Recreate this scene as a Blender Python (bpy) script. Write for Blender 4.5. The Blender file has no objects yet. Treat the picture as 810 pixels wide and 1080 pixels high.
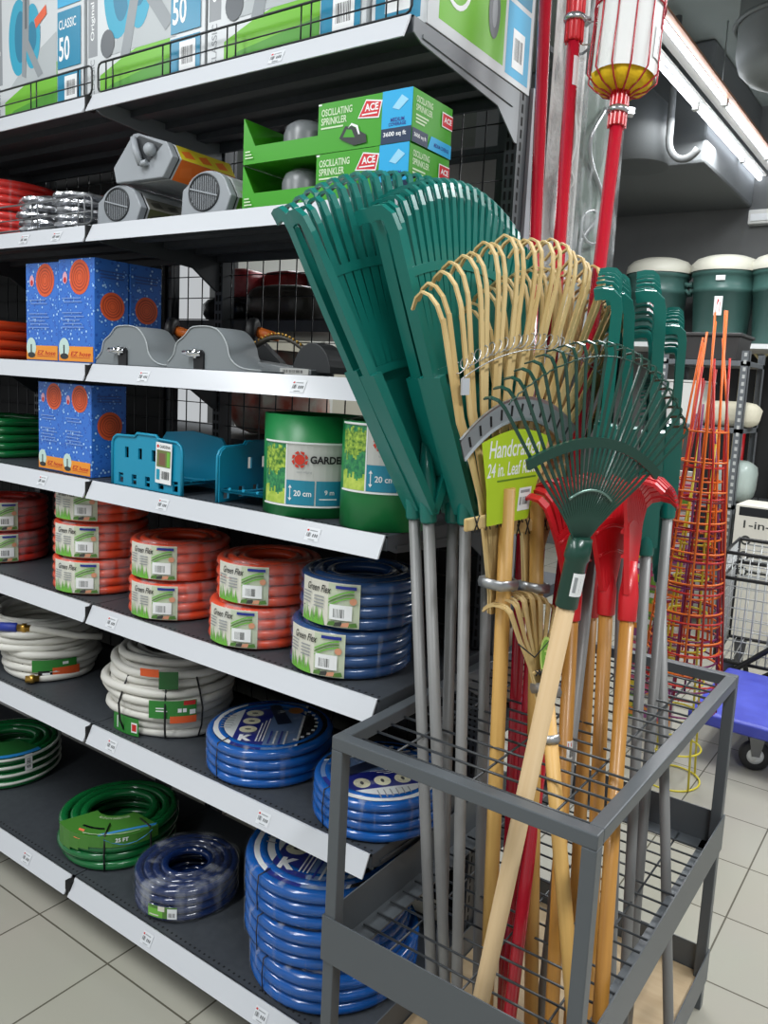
import bpy, math, random
from mathutils import Vector, Matrix
random.seed(7)
PI = math.pi
SC = bpy.context.scene
COL = SC.collection
H = 1.44                       # camera height (m)
F = 841.84                     # focal length in pixels of the 810x1080 frame
CX, CY = 450.75, 517.19
RW = ((0.8277738, 0.55830063, 0.05559615), (0.11938114, -0.07844265, -0.98974486), (-0.54821408, 0.825922, -0.13158334))

def ray(x, y):
    a, b = (x - CX) / F, (y - CY) / F
    return Vector([RW[0][i] * a + RW[1][i] * b + RW[2][i] for i in range(3)])
def at(x, y, X=None, Y=None, Z=None):
    """world point of the thing seen at (x, y) once one of its coordinates is known"""
    d = ray(x, y)
    t = X / d.x if X is not None else Y / d.y if Y is not None else (Z - H) / d.z
    return Vector((0, 0, H)) + d * t

# ---------------------------------------------------------------- materials
def lin(c):
    r = []
    for v in c[:3]:
        v = v / 255.0
        r.append(v / 12.92 if v <= 0.04045 else ((v + 0.055) / 1.055) ** 2.4)
    return (*r, 1.0)
MATS = {}
def mat(name, col, rough=0.5, metal=0.0, spec=0.5, noise=None, bump=None, emit=None, coat=0.0, trans=0.0):
    """noise=(scale, other colour, stretch xyz)  bump=(scale, strength)"""
    if name in MATS: return MATS[name]
    m = bpy.data.materials.new(name); m.use_nodes = True
    nt = m.node_tree; b = nt.nodes['Principled BSDF']
    b.inputs['Base Color'].default_value = lin(col)
    b.inputs['Roughness'].default_value = rough
    b.inputs['Metallic'].default_value = metal
    b.inputs['Specular IOR Level'].default_value = spec
    b.inputs['Coat Weight'].default_value = coat
    b.inputs['Coat Roughness'].default_value = 0.08
    b.inputs['Transmission Weight'].default_value = trans
    if emit:
        b.inputs['Emission Color'].default_value = lin(emit[0]); b.inputs['Emission Strength'].default_value = emit[1]
    if noise or bump:
        tc = nt.nodes.new('ShaderNodeTexCoord')
    if noise:
        sc, c2, st = noise
        mp = nt.nodes.new('ShaderNodeMapping'); mp.inputs['Scale'].default_value = st
        nz = nt.nodes.new('ShaderNodeTexNoise'); nz.inputs['Scale'].default_value = sc; nz.inputs['Detail'].default_value = 5
        rp = nt.nodes.new('ShaderNodeValToRGB')
        rp.color_ramp.elements[0].position = 0.35; rp.color_ramp.elements[1].position = 0.68
        rp.color_ramp.elements[0].color = lin(col); rp.color_ramp.elements[1].color = lin(c2)
        nt.links.new(tc.outputs['Object'], mp.inputs[0]); nt.links.new(mp.outputs[0], nz.inputs['Vector'])
        nt.links.new(nz.outputs['Fac'], rp.inputs[0]); nt.links.new(rp.outputs[0], b.inputs['Base Color'])
    if bump:
        nb = nt.nodes.new('ShaderNodeTexNoise'); nb.inputs['Scale'].default_value = bump[0]; nb.inputs['Detail'].default_value = 3
        bp = nt.nodes.new('ShaderNodeBump'); bp.inputs['Strength'].default_value = bump[1]; bp.inputs['Distance'].default_value = 0.004
        nt.links.new(tc.outputs['Object'], nb.inputs['Vector']); nt.links.new(nb.outputs['Fac'], bp.inputs['Height'])
        nt.links.new(bp.outputs[0], b.inputs['Normal'])
    MATS[name] = m
    return m
def film(name, tint=(255, 255, 255), amount=0.10, scale=30, stretch=(1, 1, 0.15), lo=0.52, hi=0.72, streak=0.45):
    """clear crinkled shrink wrap: see-through, with glossy creases"""
    if name in MATS: return MATS[name]
    m = bpy.data.materials.new(name); m.use_nodes = True
    nt = m.node_tree; nt.nodes.clear()
    out = nt.nodes.new('ShaderNodeOutputMaterial'); mix = nt.nodes.new('ShaderNodeMixShader')
    tr = nt.nodes.new('ShaderNodeBsdfTransparent'); tr.inputs[0].default_value = lin(tint)
    gl = nt.nodes.new('ShaderNodeBsdfPrincipled'); gl.inputs['Base Color'].default_value = (0.75, 0.78, 0.8, 1); gl.inputs['Roughness'].default_value = 0.12
    tc = nt.nodes.new('ShaderNodeTexCoord'); mp = nt.nodes.new('ShaderNodeMapping'); mp.inputs['Scale'].default_value = stretch
    nz = nt.nodes.new('ShaderNodeTexNoise'); nz.inputs['Scale'].default_value = scale; nz.inputs['Detail'].default_value = 4
    mr = nt.nodes.new('ShaderNodeMapRange')
    mr.inputs[1].default_value = lo; mr.inputs[2].default_value = hi; mr.inputs[3].default_value = amount; mr.inputs[4].default_value = streak
    bp = nt.nodes.new('ShaderNodeBump'); bp.inputs['Strength'].default_value = 0.8; bp.inputs['Distance'].default_value = 0.006
    L = nt.links.new
    L(tc.outputs['Object'], mp.inputs[0]); L(mp.outputs[0], nz.inputs['Vector']); L(nz.outputs['Fac'], mr.inputs[0]); L(mr.outputs[0], mix.inputs[0])
    L(nz.outputs['Fac'], bp.inputs['Height']); L(bp.outputs[0], gl.inputs['Normal'])
    L(tr.outputs[0], mix.inputs[1]); L(gl.outputs[0], mix.inputs[2]); L(mix.outputs[0], out.inputs[0])
    MATS[name] = m
    return m

# ---------------------------------------------------------------- mesh builder
class MB:
    def __init__(s): s.v = []; s.f = []; s.m = []; s.sm = []; s.M = Matrix.Identity(4); s.slots = []
    def slot(s, m):
        if m is None: return 0
        if m not in s.slots: s.slots.append(m)
        return s.slots.index(m)
    def add(s, vs, fs, smooth=False, m=None):
        o = len(s.v); k = s.slot(m)
        s.v += [s.M @ Vector(p) for p in vs]
        for f in fs: s.f.append([i + o for i in f]); s.m.append(k); s.sm.append(smooth)
        return s
    def box(s, c, d, rot=None, m=None, taper=1.0):
        x, y, z = d[0] / 2, d[1] / 2, d[2] / 2
        vs = [Vector((a * (taper if c_ > 0 else 1), b * (taper if c_ > 0 else 1), c_)) for c_ in (-z, z) for a, b in ((-x, -y), (x, -y), (x, y), (-x, y))]
        R = rot if rot else Matrix.Identity(3)
        vs = [R @ p + Vector(c) for p in vs]
        return s.add(vs, [(0, 3, 2, 1), (4, 5, 6, 7), (0, 1, 5, 4), (1, 2, 6, 5), (2, 3, 7, 6), (3, 0, 4, 7)], m=m)
    def bb(s, a, b, m=None):
        return s.box([(a[i] + b[i]) / 2 for i in range(3)], [abs(b[i] - a[i]) for i in range(3)], m=m)
    def tube(s, pts, r, n=8, closed=False, caps=True, m=None, smooth=True, flat=None):
        """r: number or list; flat=(width factor, vector): elliptical section, wide along vector"""
        pts = [Vector(p) for p in pts]; N = len(pts)
        rr = r if isinstance(r, (list, tuple)) else [r] * N
        vs = []; nrm = None
        for i, p in enumerate(pts):
            if closed: t = pts[(i + 1) % N] - pts[i - 1]
            else: t = pts[min(i + 1, N - 1)] - pts[max(i - 1, 0)]
            t = t.normalized() if t.length > 1e-9 else Vector((0, 0, 1))
            if flat: nrm = Vector(flat[1])
            elif nrm is None:
                nrm = Vector((0, 0, 1)) if abs(t.z) < 0.9 else Vector((1, 0, 0))
            nrm = (nrm - t * nrm.dot(t)).normalized()
            bn = t.cross(nrm)
            a = flat[0] if flat else 1.0
            for k in range(n):
                th = 2 * PI * (k + 0.5) / n
                vs.append(p + nrm * (math.cos(th) * rr[i] * a) + bn * (math.sin(th) * rr[i]))
        fs = []
        for i in range(N if closed else N - 1):
            j = (i + 1) % N
            for k in range(n):
                l = (k + 1) % n
                fs.append((i * n + k, i * n + l, j * n + l, j * n + k))
        s.add(vs, fs, smooth, m)
        if caps and not closed:
            o = len(s.v) - N * n
            k_ = s.slot(m)
            for ring, rev in ((0, True), (N - 1, False)):
                f = [o + ring * n + k for k in range(n)]
                s.f.append(f[::-1] if rev else f); s.m.append(k_); s.sm.append(False)
        return s
    def lathe(s, prof, n=32, c=(0, 0, 0), m=None, smooth=True, a0=0, a1=None, axis=None):
        full = a1 is None
        span = 2 * PI if full else a1 - a0
        cols = n if full else n + 1
        vs = []
        for k in range(cols):
            th = a0 + span * k / n
            for r, z in prof: vs.append(Vector((c[0] + r * math.cos(th), c[1] + r * math.sin(th), c[2] + z)))
        P = len(prof); fs = []
        for k in range(n):
            l = (k + 1) % cols
            for i in range(P - 1):
                fs.append((k * P + i, l * P + i, l * P + i + 1, k * P + i + 1))
        return s.add(vs, fs, smooth, m)
    def prism(s, poly, h, fn=None, m=None):
        """poly: (u, v) outline; fn(u, v, w) -> 3-D point, w in 0..h"""
        fn = fn or (lambda u, v, w: (u, v, w))
        n = len(poly)
        vs = [fn(u, v, 0) for u, v in poly] + [fn(u, v, h) for u, v in poly]
        fs = [tuple(range(n))[::-1], tuple(range(n, 2 * n))] + [(i, (i + 1) % n, n + (i + 1) % n, n + i) for i in range(n)]
        return s.add(vs, fs, m=m)
    def build(s, name, m=None, parent=None, bevel=0.0, auto=None):
        me = bpy.data.meshes.new(name)
        me.from_pydata([tuple(p) for p in s.v], [], s.f)
        for mm in (s.slots if s.slots else [m]): me.materials.append(mm)
        for p, k, q in zip(me.polygons, s.m, s.sm): p.material_index = k; p.use_smooth = q
        me.update()
        import bmesh
        bm = bmesh.new(); bm.from_mesh(me)
        bmesh.ops.recalc_face_normals(bm, faces=bm.faces); bm.to_mesh(me); bm.free()
        o = bpy.data.objects.new(name, me); COL.objects.link(o)
        if parent: o.parent = parent
        if bevel:
            b = o.modifiers.new('bevel', 'BEVEL'); b.width = bevel; b.segments = 2; b.limit_method = 'ANGLE'
        return o
def mb(): return MB()

def tag(o, label=None, cat=None, group=None, kind=None):
    if label: o['label'] = label
    if cat: o['category'] = cat
    if group: o['group'] = group
    if kind: o['kind'] = kind
    return o
def thing(name, label, cat, loc=(0, 0, 0), rz=0.0, group=None, M=None):
    o = bpy.data.objects.new(name, None); COL.objects.link(o); o.empty_display_size = 0.05
    if M is not None:
        o.location = M.to_translation(); o.rotation_euler = M.to_euler()
    else:
        o.location = loc; o.rotation_euler = (0, 0, rz)
    return tag(o, label, cat, group)
def copy_tree(o, parent=None):
    c = o.copy(); COL.objects.link(c)
    if parent: c.parent = parent
    for ch in [q for q in bpy.data.objects if q.parent == o]: copy_tree(ch, c)
    return c
def dup(o, label, loc=None, rz=None, group=None):
    c = copy_tree(o); c['label'] = label
    if loc is not None: c.location = loc
    if rz is not None: c.rotation_euler = (0, 0, rz)
    if group: c['group'] = group
    return c
def frame(base, top, width):
    """rotation+location whose z runs base->top, x as near as possible to width"""
    z = (Vector(top) - Vector(base)).normalized()
    x = Vector(width); x = (x - z * x.dot(z)).normalized(); y = z.cross(x)
    M = Matrix((x, y, z)).transposed().to_4x4(); M.translation = Vector(base)
    return M

# ---------------------------------------------------------------- printed graphics (labels, lettering)
_T = {}
def text_mesh(body, bold=0.0, shear=0.0):
    k = (body, bold, shear)
    if k not in _T:
        cu = bpy.data.curves.new('t', 'FONT'); cu.body = body; cu.size = 1.0; cu.resolution_u = 3; cu.offset = bold; cu.shear = shear
        ob = bpy.data.objects.new('t', cu)
        me = bpy.data.meshes.new_from_object(ob)
        vs = [(v.co.x, v.co.y) for v in me.vertices]; fs = [tuple(p.vertices) for p in me.polygons]
        bpy.data.objects.remove(ob); bpy.data.curves.remove(cu); bpy.data.meshes.remove(me)
        _T[k] = (vs, fs)
    return _T[k]
class Decal:
    def __init__(s): s.b = []; s.lay = 0
    def rect(s, x0, y0, x1, y1, m, nu=1):
        vs = []; fs = []
        for i in range(nu + 1):
            u = x0 + (x1 - x0) * i / nu; vs += [(u, y0), (u, y1)]
        for i in range(nu): fs.append((2 * i, 2 * i + 2, 2 * i + 3, 2 * i + 1))
        s.lay += 1; s.b.append((vs, fs, m, s.lay)); return s
    def poly(s, pts, m):
        s.lay += 1; s.b.append((list(pts), [tuple(range(len(pts)))], m, s.lay)); return s
    def disc(s, x, y, rx, ry, m, n=20, hole=0):
        if not hole: return s.poly([(x + rx * math.cos(2 * PI * i / n), y + ry * math.sin(2 * PI * i / n)) for i in range(n)], m)
        vs = []; fs = []
        for i in range(n):
            c, q = math.cos(2 * PI * i / n), math.sin(2 * PI * i / n)
            vs += [(x + rx * c, y + ry * q), (x + rx * hole * c, y + ry * hole * q)]
        for i in range(n):
            j = (i + 1) % n; fs.append((2 * i, 2 * j, 2 * j + 1, 2 * i + 1))
        s.lay += 1; s.b.append((vs, fs, m, s.lay)); return s
    def text(s, body, x, y, w, h, m, bold=0.0, rot=0.0, shear=0.0):
        """lettering fitted into the box w x h whose lower left corner is x, y"""
        vs, fs = text_mesh(body, bold, shear)
        if not vs: return s
        a0 = min(p[0] for p in vs); a1 = max(p[0] for p in vs); b0 = min(p[1] for p in vs); b1 = max(p[1] for p in vs)
        c, q = math.cos(rot), math.sin(rot); o = []
        for p in vs:
            u = (p[0] - a0) / (a1 - a0) * w; v = (p[1] - b0) / (b1 - b0) * h
            o.append((x + u * c - v * q, y + u * q + v * c))
        s.lay += 1; s.b.append((o, fs, m, s.lay)); return s
    def barcode(s, x, y, w, h, dark, light=None, n=9, vert=False):
        if light: s.rect(x, y, x + w, y + h, light)
        rnd = random.Random(int(w * 1e5) + n)
        p = x + w * .08 if not vert else y + h * .08
        step = (w if not vert else h) * .84 / n
        for i in range(n):
            t = step * rnd.choice((.3, .5, .7))
            if i: s.lay -= 1
            if not vert: s.rect(p, y + h * .12, p + t, y + h * .88, dark)
            else: s.rect(x + w * .12, p, x + w * .88, p + t, dark)
            p += step
        return s
    def build(s, name, fn, parent=None, gap=0.00012, base=0.0004):
        """fn(u, v, d) -> point; d is the height over the surface"""
        g = mb()
        for vs, fs, m, lay in s.b:
            g.add([fn(u, v, base + gap * lay) for u, v in vs], fs, m=m)
        return g.build(name, None, parent)
def flatmap(o, ux, uy):
    o = Vector(o); ux = Vector(ux).normalized(); uy = Vector(uy).normalized(); n = ux.cross(uy)
    return lambda u, v, d: o + ux * u + uy * v + n * d
def cylmap(c, R, a0, z0):
    """wraps a label round a vertical cylinder, its u=0 at angle a0 (counter-clockwise seen from above)"""
    return lambda u, v, d: Vector((c[0] + (R + d) * math.cos(a0 + u / R), c[1] + (R + d) * math.sin(a0 + u / R), z0 + v))

# ---------------------------------------------------------------- shared materials
WHITE = mat('print_white', (236, 238, 238), .45); BLACK = mat('print_black', (22, 22, 24), .5)
GREY = mat('print_grey', (150, 154, 156), .5); LGREY = mat('print_light_grey', (208, 211, 212), .45)
RED = mat('print_red', (200, 38, 34), .45); ORANGE = mat('print_orange', (235, 120, 45), .45)
AQUA = mat('print_aqua', (38, 152, 190), .45); LIME = mat('print_lime', (118, 178, 52), .45)
DGREEN = mat('print_dark_green', (30, 92, 40), .45); NAVY = mat('print_navy', (32, 48, 140), .45)
TEAL = mat('print_teal', (32, 150, 178), .45); SKY = mat('print_sky', (60, 170, 215), .45)
STEEL = mat('bright_steel', (190, 192, 194), .3, 1.0)
# ================================================================ camera and light
cam = bpy.data.objects.new('camera', bpy.data.cameras.new('camera')); COL.objects.link(cam); SC.camera = cam
cd = cam.data; cd.sensor_fit = 'VERTICAL'; cd.sensor_height = 36.0; cd.sensor_width = 27.0
cd.lens = 36.0 * F / 1080.0; cd.shift_x = -(CX - 405) / 1080.0; cd.shift_y = -(540 - CY) / 1080.0
cd.clip_start = 0.02; cd.clip_end = 60
cm = Matrix((RW[0], [-v for v in RW[1]], [-v for v in RW[2]])).transposed().to_4x4(); cm.translation = (0, 0, H)
cam.matrix_world = cm
SC.view_settings.view_transform = 'Standard'; SC.view_settings.look = 'None'; SC.view_settings.gamma = 1.0
SC.view_settings.use_curve_mapping = False; SC.view_settings.exposure = -0.06
w = bpy.data.worlds.new('shop_light'); SC.world = w; w.use_nodes = True
w.node_tree.nodes['Background'].inputs[0].default_value = (0.93, 0.97, 1.0, 1); w.node_tree.nodes['Background'].inputs[1].default_value = 0.55

def area(name, loc, sx, sy, power, rot=(0, 0, 0)):
    l = bpy.data.lights.new(name, 'AREA'); l.shape = 'RECTANGLE'; l.size = sx; l.size_y = sy; l.energy = power; l.color = (0.96, 0.985, 1.0)
    o = bpy.data.objects.new(name, l); COL.objects.link(o); o.location = loc; o.rotation_euler = rot; return o

# ================================================================ setting
fl = mat('floor_tile', (205, 203, 194), .22)
nt = fl.node_tree; bs = nt.nodes['Principled BSDF']
tc = nt.nodes.new('ShaderNodeTexCoord'); mp = nt.nodes.new('ShaderNodeMapping'); bk = nt.nodes.new('ShaderNodeTexBrick')
TX, TY = 0.295, 0.2885
mp.inputs['Location'].default_value = (1.868 / TX, -1.08 / TY, 0); mp.inputs['Scale'].default_value = (1 / TX, 1 / TY, 1)
bk.offset = 0; bk.inputs['Scale'].default_value = 1; bk.inputs['Brick Width'].default_value = 1; bk.inputs['Row Height'].default_value = 1
bk.inputs['Mortar Size'].default_value = 0.0085; bk.inputs['Mortar Smooth'].default_value = 0.1
bk.inputs['Color1'].default_value = lin((178, 175, 163)); bk.inputs['Color2'].default_value = lin((172, 169, 157)); bk.inputs['Mortar'].default_value = lin((100, 96, 85))
nz = nt.nodes.new('ShaderNodeTexNoise'); nz.inputs['Scale'].default_value = 2.2; nz.inputs['Detail'].default_value = 6
mx = nt.nodes.new('ShaderNodeMix'); mx.data_type = 'RGBA'; mx.blend_type = 'MULTIPLY'; mx.inputs[0].default_value = 0.10
nt.links.new(tc.outputs['Object'], mp.inputs[0]); nt.links.new(mp.outputs[0], bk.inputs['Vector'])
nt.links.new(tc.outputs['Object'], nz.inputs['Vector'])
nt.links.new(bk.outputs['Color'], mx.inputs[6]); nt.links.new(nz.outputs['Color'], mx.inputs[7]); nt.links.new(mx.outputs[2], bs.inputs['Base Color'])
tag(mb().bb((-8, -5, -0.1), (6, 7.2, 0)).build('floor', fl), kind='structure')
WALLM = mat('wall_charcoal', (96, 97, 97), .8, noise=(1.3, (112, 113, 112), (1, 1, 1)))
CEILM = mat('ceiling_grey', (116, 123, 118), .8, noise=(0.8, (128, 134, 129), (1, 1, 1)))
tag(mb().bb((-8, 6.9, 0), (6, 7.1, 3.95)).build('wall_back', WALLM), kind='structure')
tag(mb().bb((-8, -5, 3.75), (6, 7.1, 3.95)).build('ceiling', CEILM), kind='structure')

# ================================================================ shelving gondola
CHAR = mat('charcoal_enamel', (66, 70, 74), .42); CHARD = mat('charcoal_enamel_deck', (58, 62, 67), .5, noise=(60, (64, 68, 73), (1, 1, 1)))
STRIP = mat('white_price_rail', (205, 208, 213), .24); WIREB = mat('black_wire', (28, 30, 33), .35); SLOT = mat('dark_slot', (12, 12, 13), .8)
BRK = mat('grey_bracket', (128, 132, 136), .4)
XE = -0.857; BAY = 0.915; YF = 1.147; YB = 1.56
LV = [2.06, 1.769, 1.443, 1.158, 0.841, 0.524]; ZB = 0.128
def strip(bm_, x0, x1, yt, zt, yb, zb, t=0.004):
    bm_.prism([(yb, zb), (yt, zt), (yt + t, zt), (yb + t, zb)], x1 - x0, lambda u, v, w_: (x0 + w_, u, v))
def price_tag(x, yt, zt, yb, zb, parent, s=1.0):
    uy = Vector((0, yt - yb, zt - zb))
    d = Decal(); wd, hg = .036 * s, .027 * s
    d.rect(0, 0, wd, hg, mat('price_tag_white', (218, 221, 225), .3))
    d.rect(.002, hg * .72, .007, hg * .86, RED); d.rect(.009, hg * .74, wd * .8, hg * .82, GREY)
    d.barcode(.002, hg * .25, wd * .4, hg * .42, mat('tag_ink', (96, 98, 100), .5), n=6)
    for k in range(3): d.rect(wd * (.52 + .14 * k), hg * .32, wd * (.60 + .14 * k), hg * .55, mat('tag_ink', (96, 98, 100), .5))
    d.rect(wd * .3, hg * .08, wd * .75, hg * .13, GREY)
    d.build('price_tag', flatmap(Vector((x, yb, zb)) + uy * .2, (1, 0, 0), uy), parent, base=.0012)
def bay(x0, x1, label, tags, fences, open_end):
    t = thing('gondola_shelving', label, 'shelving', ((x0 + x1) / 2, 1.36, 0))
    ox = -(x0 + x1) / 2; oy = -1.36
    def B(g, name, m, par=t, bevel=0):
        g.v = [p + Vector((ox, oy, 0)) for p in g.v]; return g.build(name, m, par, bevel)
    for i, z in enumerate(LV):
        g = mb()
        g.bb((x0 + .002, YF + .022, z - .004), (x1 - .002, YB, z))
        g.bb((x0 + .002, YF + .022, z - .028), (x1 - .002, YF + .026, z)); g.bb((x0 + .002, YB - .01, z - .028), (x1 - .002, YB, z))
        for k in range(3):
            yy = YF + .12 + .1 * k; g.bb((x0 + .01, yy, z - .02), (x1 - .01, yy + .03, z - .004))
        sh = B(g, 'shelf', CHARD)
        holes = mb()
        for k in range(56):
            xx = x0 + .012 + k * (BAY - .024) / 55; holes.bb((xx - .0022, YF + .033, z - .001), (xx + .0022, YF + .0375, z + .0006))
        B(holes, 'hole_row', SLOT, sh)
        s_ = mb(); strip(s_, x0 + .006, x1 - .006, YF + .02, z + .001, YF, z - .041); B(s_, 'price_rail', STRIP, sh)
        bm2 = BRK if open_end and i < 1 else CHAR
        b_ = mb(); b_.bb((x0 - .004, YF + .006, z - .036), (x0 + .005, YF + .028, z - .002)); B(b_, 'rail_joint', SLOT, sh)
        for xa, last in ((x0 + .001, 0), (x1 - .004, 1)):
            b_ = mb()
            b_.prism([(YF + .024, z - .001), (YB, z - .001), (YB, z - .105), (YB - .012, z - .105), (YB - .09, z - .055), (YF + .05, z - .036), (YF + .024, z - .026)], .003, lambda u, v, w_, xa=xa: (xa + w_, u, v))
            if last and open_end:
                b_.prism([(YF + .05, z - .022), (YB - .03, z - .034), (YB - .03, z - .04), (YF + .05, z - .028)], .003, lambda u, v, w_: (xa + .0029 + w_, u, v))
            B(b_, 'bracket', bm2, sh)
        for px, py in tags.get(i, []):
            pt = at(px, py, Y=YF + .01)
            sh['tmp'] = 0; del sh['tmp']
            price_tag(pt.x + ox - .018, YF + .02 + oy, z, YF + oy, z - .042, sh)
        if i in fences:
            f = mb(); yy = YF + .03; a, b2 = x0 + .012, x1 - .012; h0, h1 = z + .008, z + .072; r = .012
            loop = [(a + r, h0), (b2 - r, h0), (b2 - r * .3, h0 + r * .3), (b2, h0 + r), (b2, h1 - r), (b2 - r * .3, h1 - r * .3), (b2 - r, h1), (a + r, h1), (a + r * .3, h1 - r * .3), (a, h1 - r), (a, h0 + r), (a + r * .3, h0 + r * .3)]
            f.tube([(p, yy, q) for p, q in loop], .0024, 6, closed=True)
            f.tube([(a, yy, z + .035), (b2, yy, z + .035)], .0016, 5)
            for k in range(5):
                for e in (.0, .025):
                    xx = a + .03 + k * (b2 - a - .085) / 4 + e; f.tube([(xx, yy, z - .002), (xx, yy, h1)], .0017, 5)
            B(f, 'wire_fence', WIREB if i == 0 else mat('grey_wire', (120, 122, 124), .35, .6), sh)
    # base
    g = mb(); yb = 1.094; yf = yb + .024
    g.bb((x0 + .002, yf, ZB - .005), (x1 - .002, YB, ZB)); g.bb((x0 + .002, yf, ZB - .03), (x1 - .002, yf + .004, ZB))
    base = B(g, 'base_shelf', CHARD)
    holes = mb()
    for k in range(56):
        xx = x0 + .012 + k * (BAY - .024) / 55; holes.bb((xx - .0022, yf + .014, ZB - .001), (xx + .0022, yf + .0185, ZB + .0006))
    B(holes, 'hole_row', SLOT, base)
    s_ = mb(); strip(s_, x0 + .008, x1 - .008, yb + .022, ZB + .0, yb, ZB - .042); B(s_, 'price_rail', STRIP, base)
    b_ = mb(); b_.bb((x0 - .01, yb + .006, ZB - .045), (x0 + .01, yb + .03, ZB - .006)); B(b_, 'rail_joint', SLOT, base)
    for px, py in tags.get(6, []):
        pt = at(px, py, Y=yb + .01); price_tag(pt.x + ox - .018, yb + .022 + oy, ZB, yb + oy, ZB - .042, base)
    for xx in (x0 + .05, x1 - .02):
        c = mb(); c.lathe([(0, 0), (.024, 0), (.024, .014), (.012, .018), (.012, ZB - .03), (0, ZB - .03)], 14, (xx, yb + .09, 0)); B(c, 'levelling_foot', mat('dark_foot', (48, 50, 52), .4), base)
    # uprights, back mesh
    for xx in ((x0, x1) if open_end else (x0,)):
        xa = xx - .031 if xx == x1 else xx - .016
        u = mb(); u.bb((xa, YB + .001, 0), (xa + .030, YB + .045, 2.32))
        up = B(u, 'upright', CHAR)
        sl = mb()
        for k in range(88):
            zz = .05 + k * .0256
            for e in (.006, .019): sl.bb((xa + e, YB - .0006, zz), (xa + e + .005, YB + .003, zz + .017))
            if xx == x1 and open_end: sl.bb((xa + .0285, YB + .012, zz), (xa + .0306, YB + .018, zz + .017))
        B(sl, 'slot_rows', SLOT, up)
    g = mb()
    for k in range(15):
        xx = x0 + .03 + k * (BAY - .06) / 14; g.tube([(xx, YB + .02, .14), (xx, YB + .02, 2.3)], .0018, 4)
    for k in range(36):
        zz = .15 + k * .06; g.tube([(x0 + .015, YB + .024, zz), (x1 - .015, YB + .024, zz)], .0018, 4)
    B(g, 'back_mesh', WIREB)
    return t
bay2 = bay(XE - BAY, XE, 'near bay of black shelving with white price rails, its open end beside the rake rack', {0: [(292, 60)], 2: [(152, 397), (315, 410)], 3: [(172, 533), (330, 565)], 4: [(118, 660)], 5: [(118, 790), (278, 865)], 6: [(155, 993), (275, 1070)]}, (0,), True)
bay1 = bay(XE - 2 * BAY, XE - BAY, 'far bay of black shelving with white price rails, cut off by the left edge', {1: [(26, 257), (60, 250)], 3: [(45, 508)], 6: [(28, 905)]}, (0, 1), False)
bay0 = bay(XE - 3 * BAY, XE - 2 * BAY, 'furthest bay of black shelving, only a dark sliver at the left edge', {}, (), False)
# the other side of the gondola, seen through the wire mesh
t = thing('gondola_shelving', 'dark back-to-back shelving on the far side of the black wire mesh', 'shelving', (-1.3, 1.85, 0))
for z in (1.98, 1.592, 1.25, .93, .62, .30):
    g = mb(); g.bb((-2.3, -.22, z - .03), (XE + 1.3 - .004, .2, z)); g.build('shelf', CHARD, t)
g = mb()
for xx in (-.80, .36):
    g = mb(); g.bb((xx, -.23, 0), (xx + .05, -.2, 2.3)); g.build('upright', CHAR, t)
g = mb(); g.bb((-2.29, -.239, .14), (-.77, -.2322, 2.3)); g.bb((-.77, -.239, .14), (.43, -.2322, 1.10))
g.build('added_dark_sheet', mat('dark_sheet_black', (20, 20, 21), .7), t)  # black sheets added so the far side shows dark through the mesh
for z in (2.425, 2.185):
    g = mb(); g.bb((.430, -.20, z - .006), (.448, .14, z + .006)); g.tube([(.448, -.12, z), (.50, -.12, z), (.52, -.12, z + .012)], .003, 6); g.build('peg_rail', CHAR, t)
g = mb(); g.bb((.428, -.245, 0), (.450, -.178, 2.08)); g.build('end_panel', mat('end_panel_grey', (168, 171, 177), .4), t)
g = mb(); g.bb((.432, -.20, 2.081), (.446, -.18, 2.44)); g.build('end_post', CHAR, t)

# ================================================================ rack
RK = mat('rack_grey_paint', (84, 89, 93), .38); RKW = mat('rack_wire', (58, 61, 64), .35)
rx0, rx1, ry0, ry1, rz = -.847, -.357, 1.020, 1.858, .826; P = .024
rack = thing('tool_rack', 'grey steel floor rack with wire grids holding all the rakes', 'rack', (-.6, 1.44, 0))
def RB(g, name, m, par=rack, bevel=0):
    g.v = [p + Vector((.6, -1.44, 0)) for p in g.v]; return g.build(name, m, par, bevel)
for xx in (rx0, rx1 - P):
    for yy in (ry0, ry1 - P):
        RB(mb().bb((xx, yy, 0), (xx + P, yy + P, rz - P)), 'post', RK, bevel=.002)
g = mb()
for yy in (ry0, ry1 - P): g.bb((rx0, yy, rz - P), (rx1, yy + P, rz))
for xx in (rx0, rx1 - P): g.bb((xx, ry0 + P, rz - P), (xx + P, ry1 - P, rz))
RB(g, 'top_frame', RK, bevel=.002)
def band(z0, z1, name):
    g = mb(); e = .003
    g.bb((rx0 - e, ry0 - e, z0), (rx1 + e, ry0 - .0004, z1)); g.bb((rx0 - e, ry1 + .0004, z0), (rx1 + e, ry1 + e, z1))
    g.bb((rx0 - e, ry0 - .0004, z0), (rx0 - .0004, ry1 + .0004, z1)); g.bb((rx1 + .0004, ry0 - .0004, z0), (rx1 + e, ry1 + .0004, z1))
    q = .018; zz = z0 + .004
    g.bb((rx0, ry0, zz), (rx1, ry0 + q + P, zz + .004)); g.bb((rx0, ry1 - q - P, zz), (rx1, ry1, zz + .004))
    g.bb((rx0, ry0, zz), (rx0 + q + P, ry1, zz + .004)); g.bb((rx1 - q - P, ry0, zz), (rx1, ry1, zz + .004))
    RB(g, name, RK)
band(.402, .488, 'middle_band'); band(.065, .145, 'bottom_band')
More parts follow.
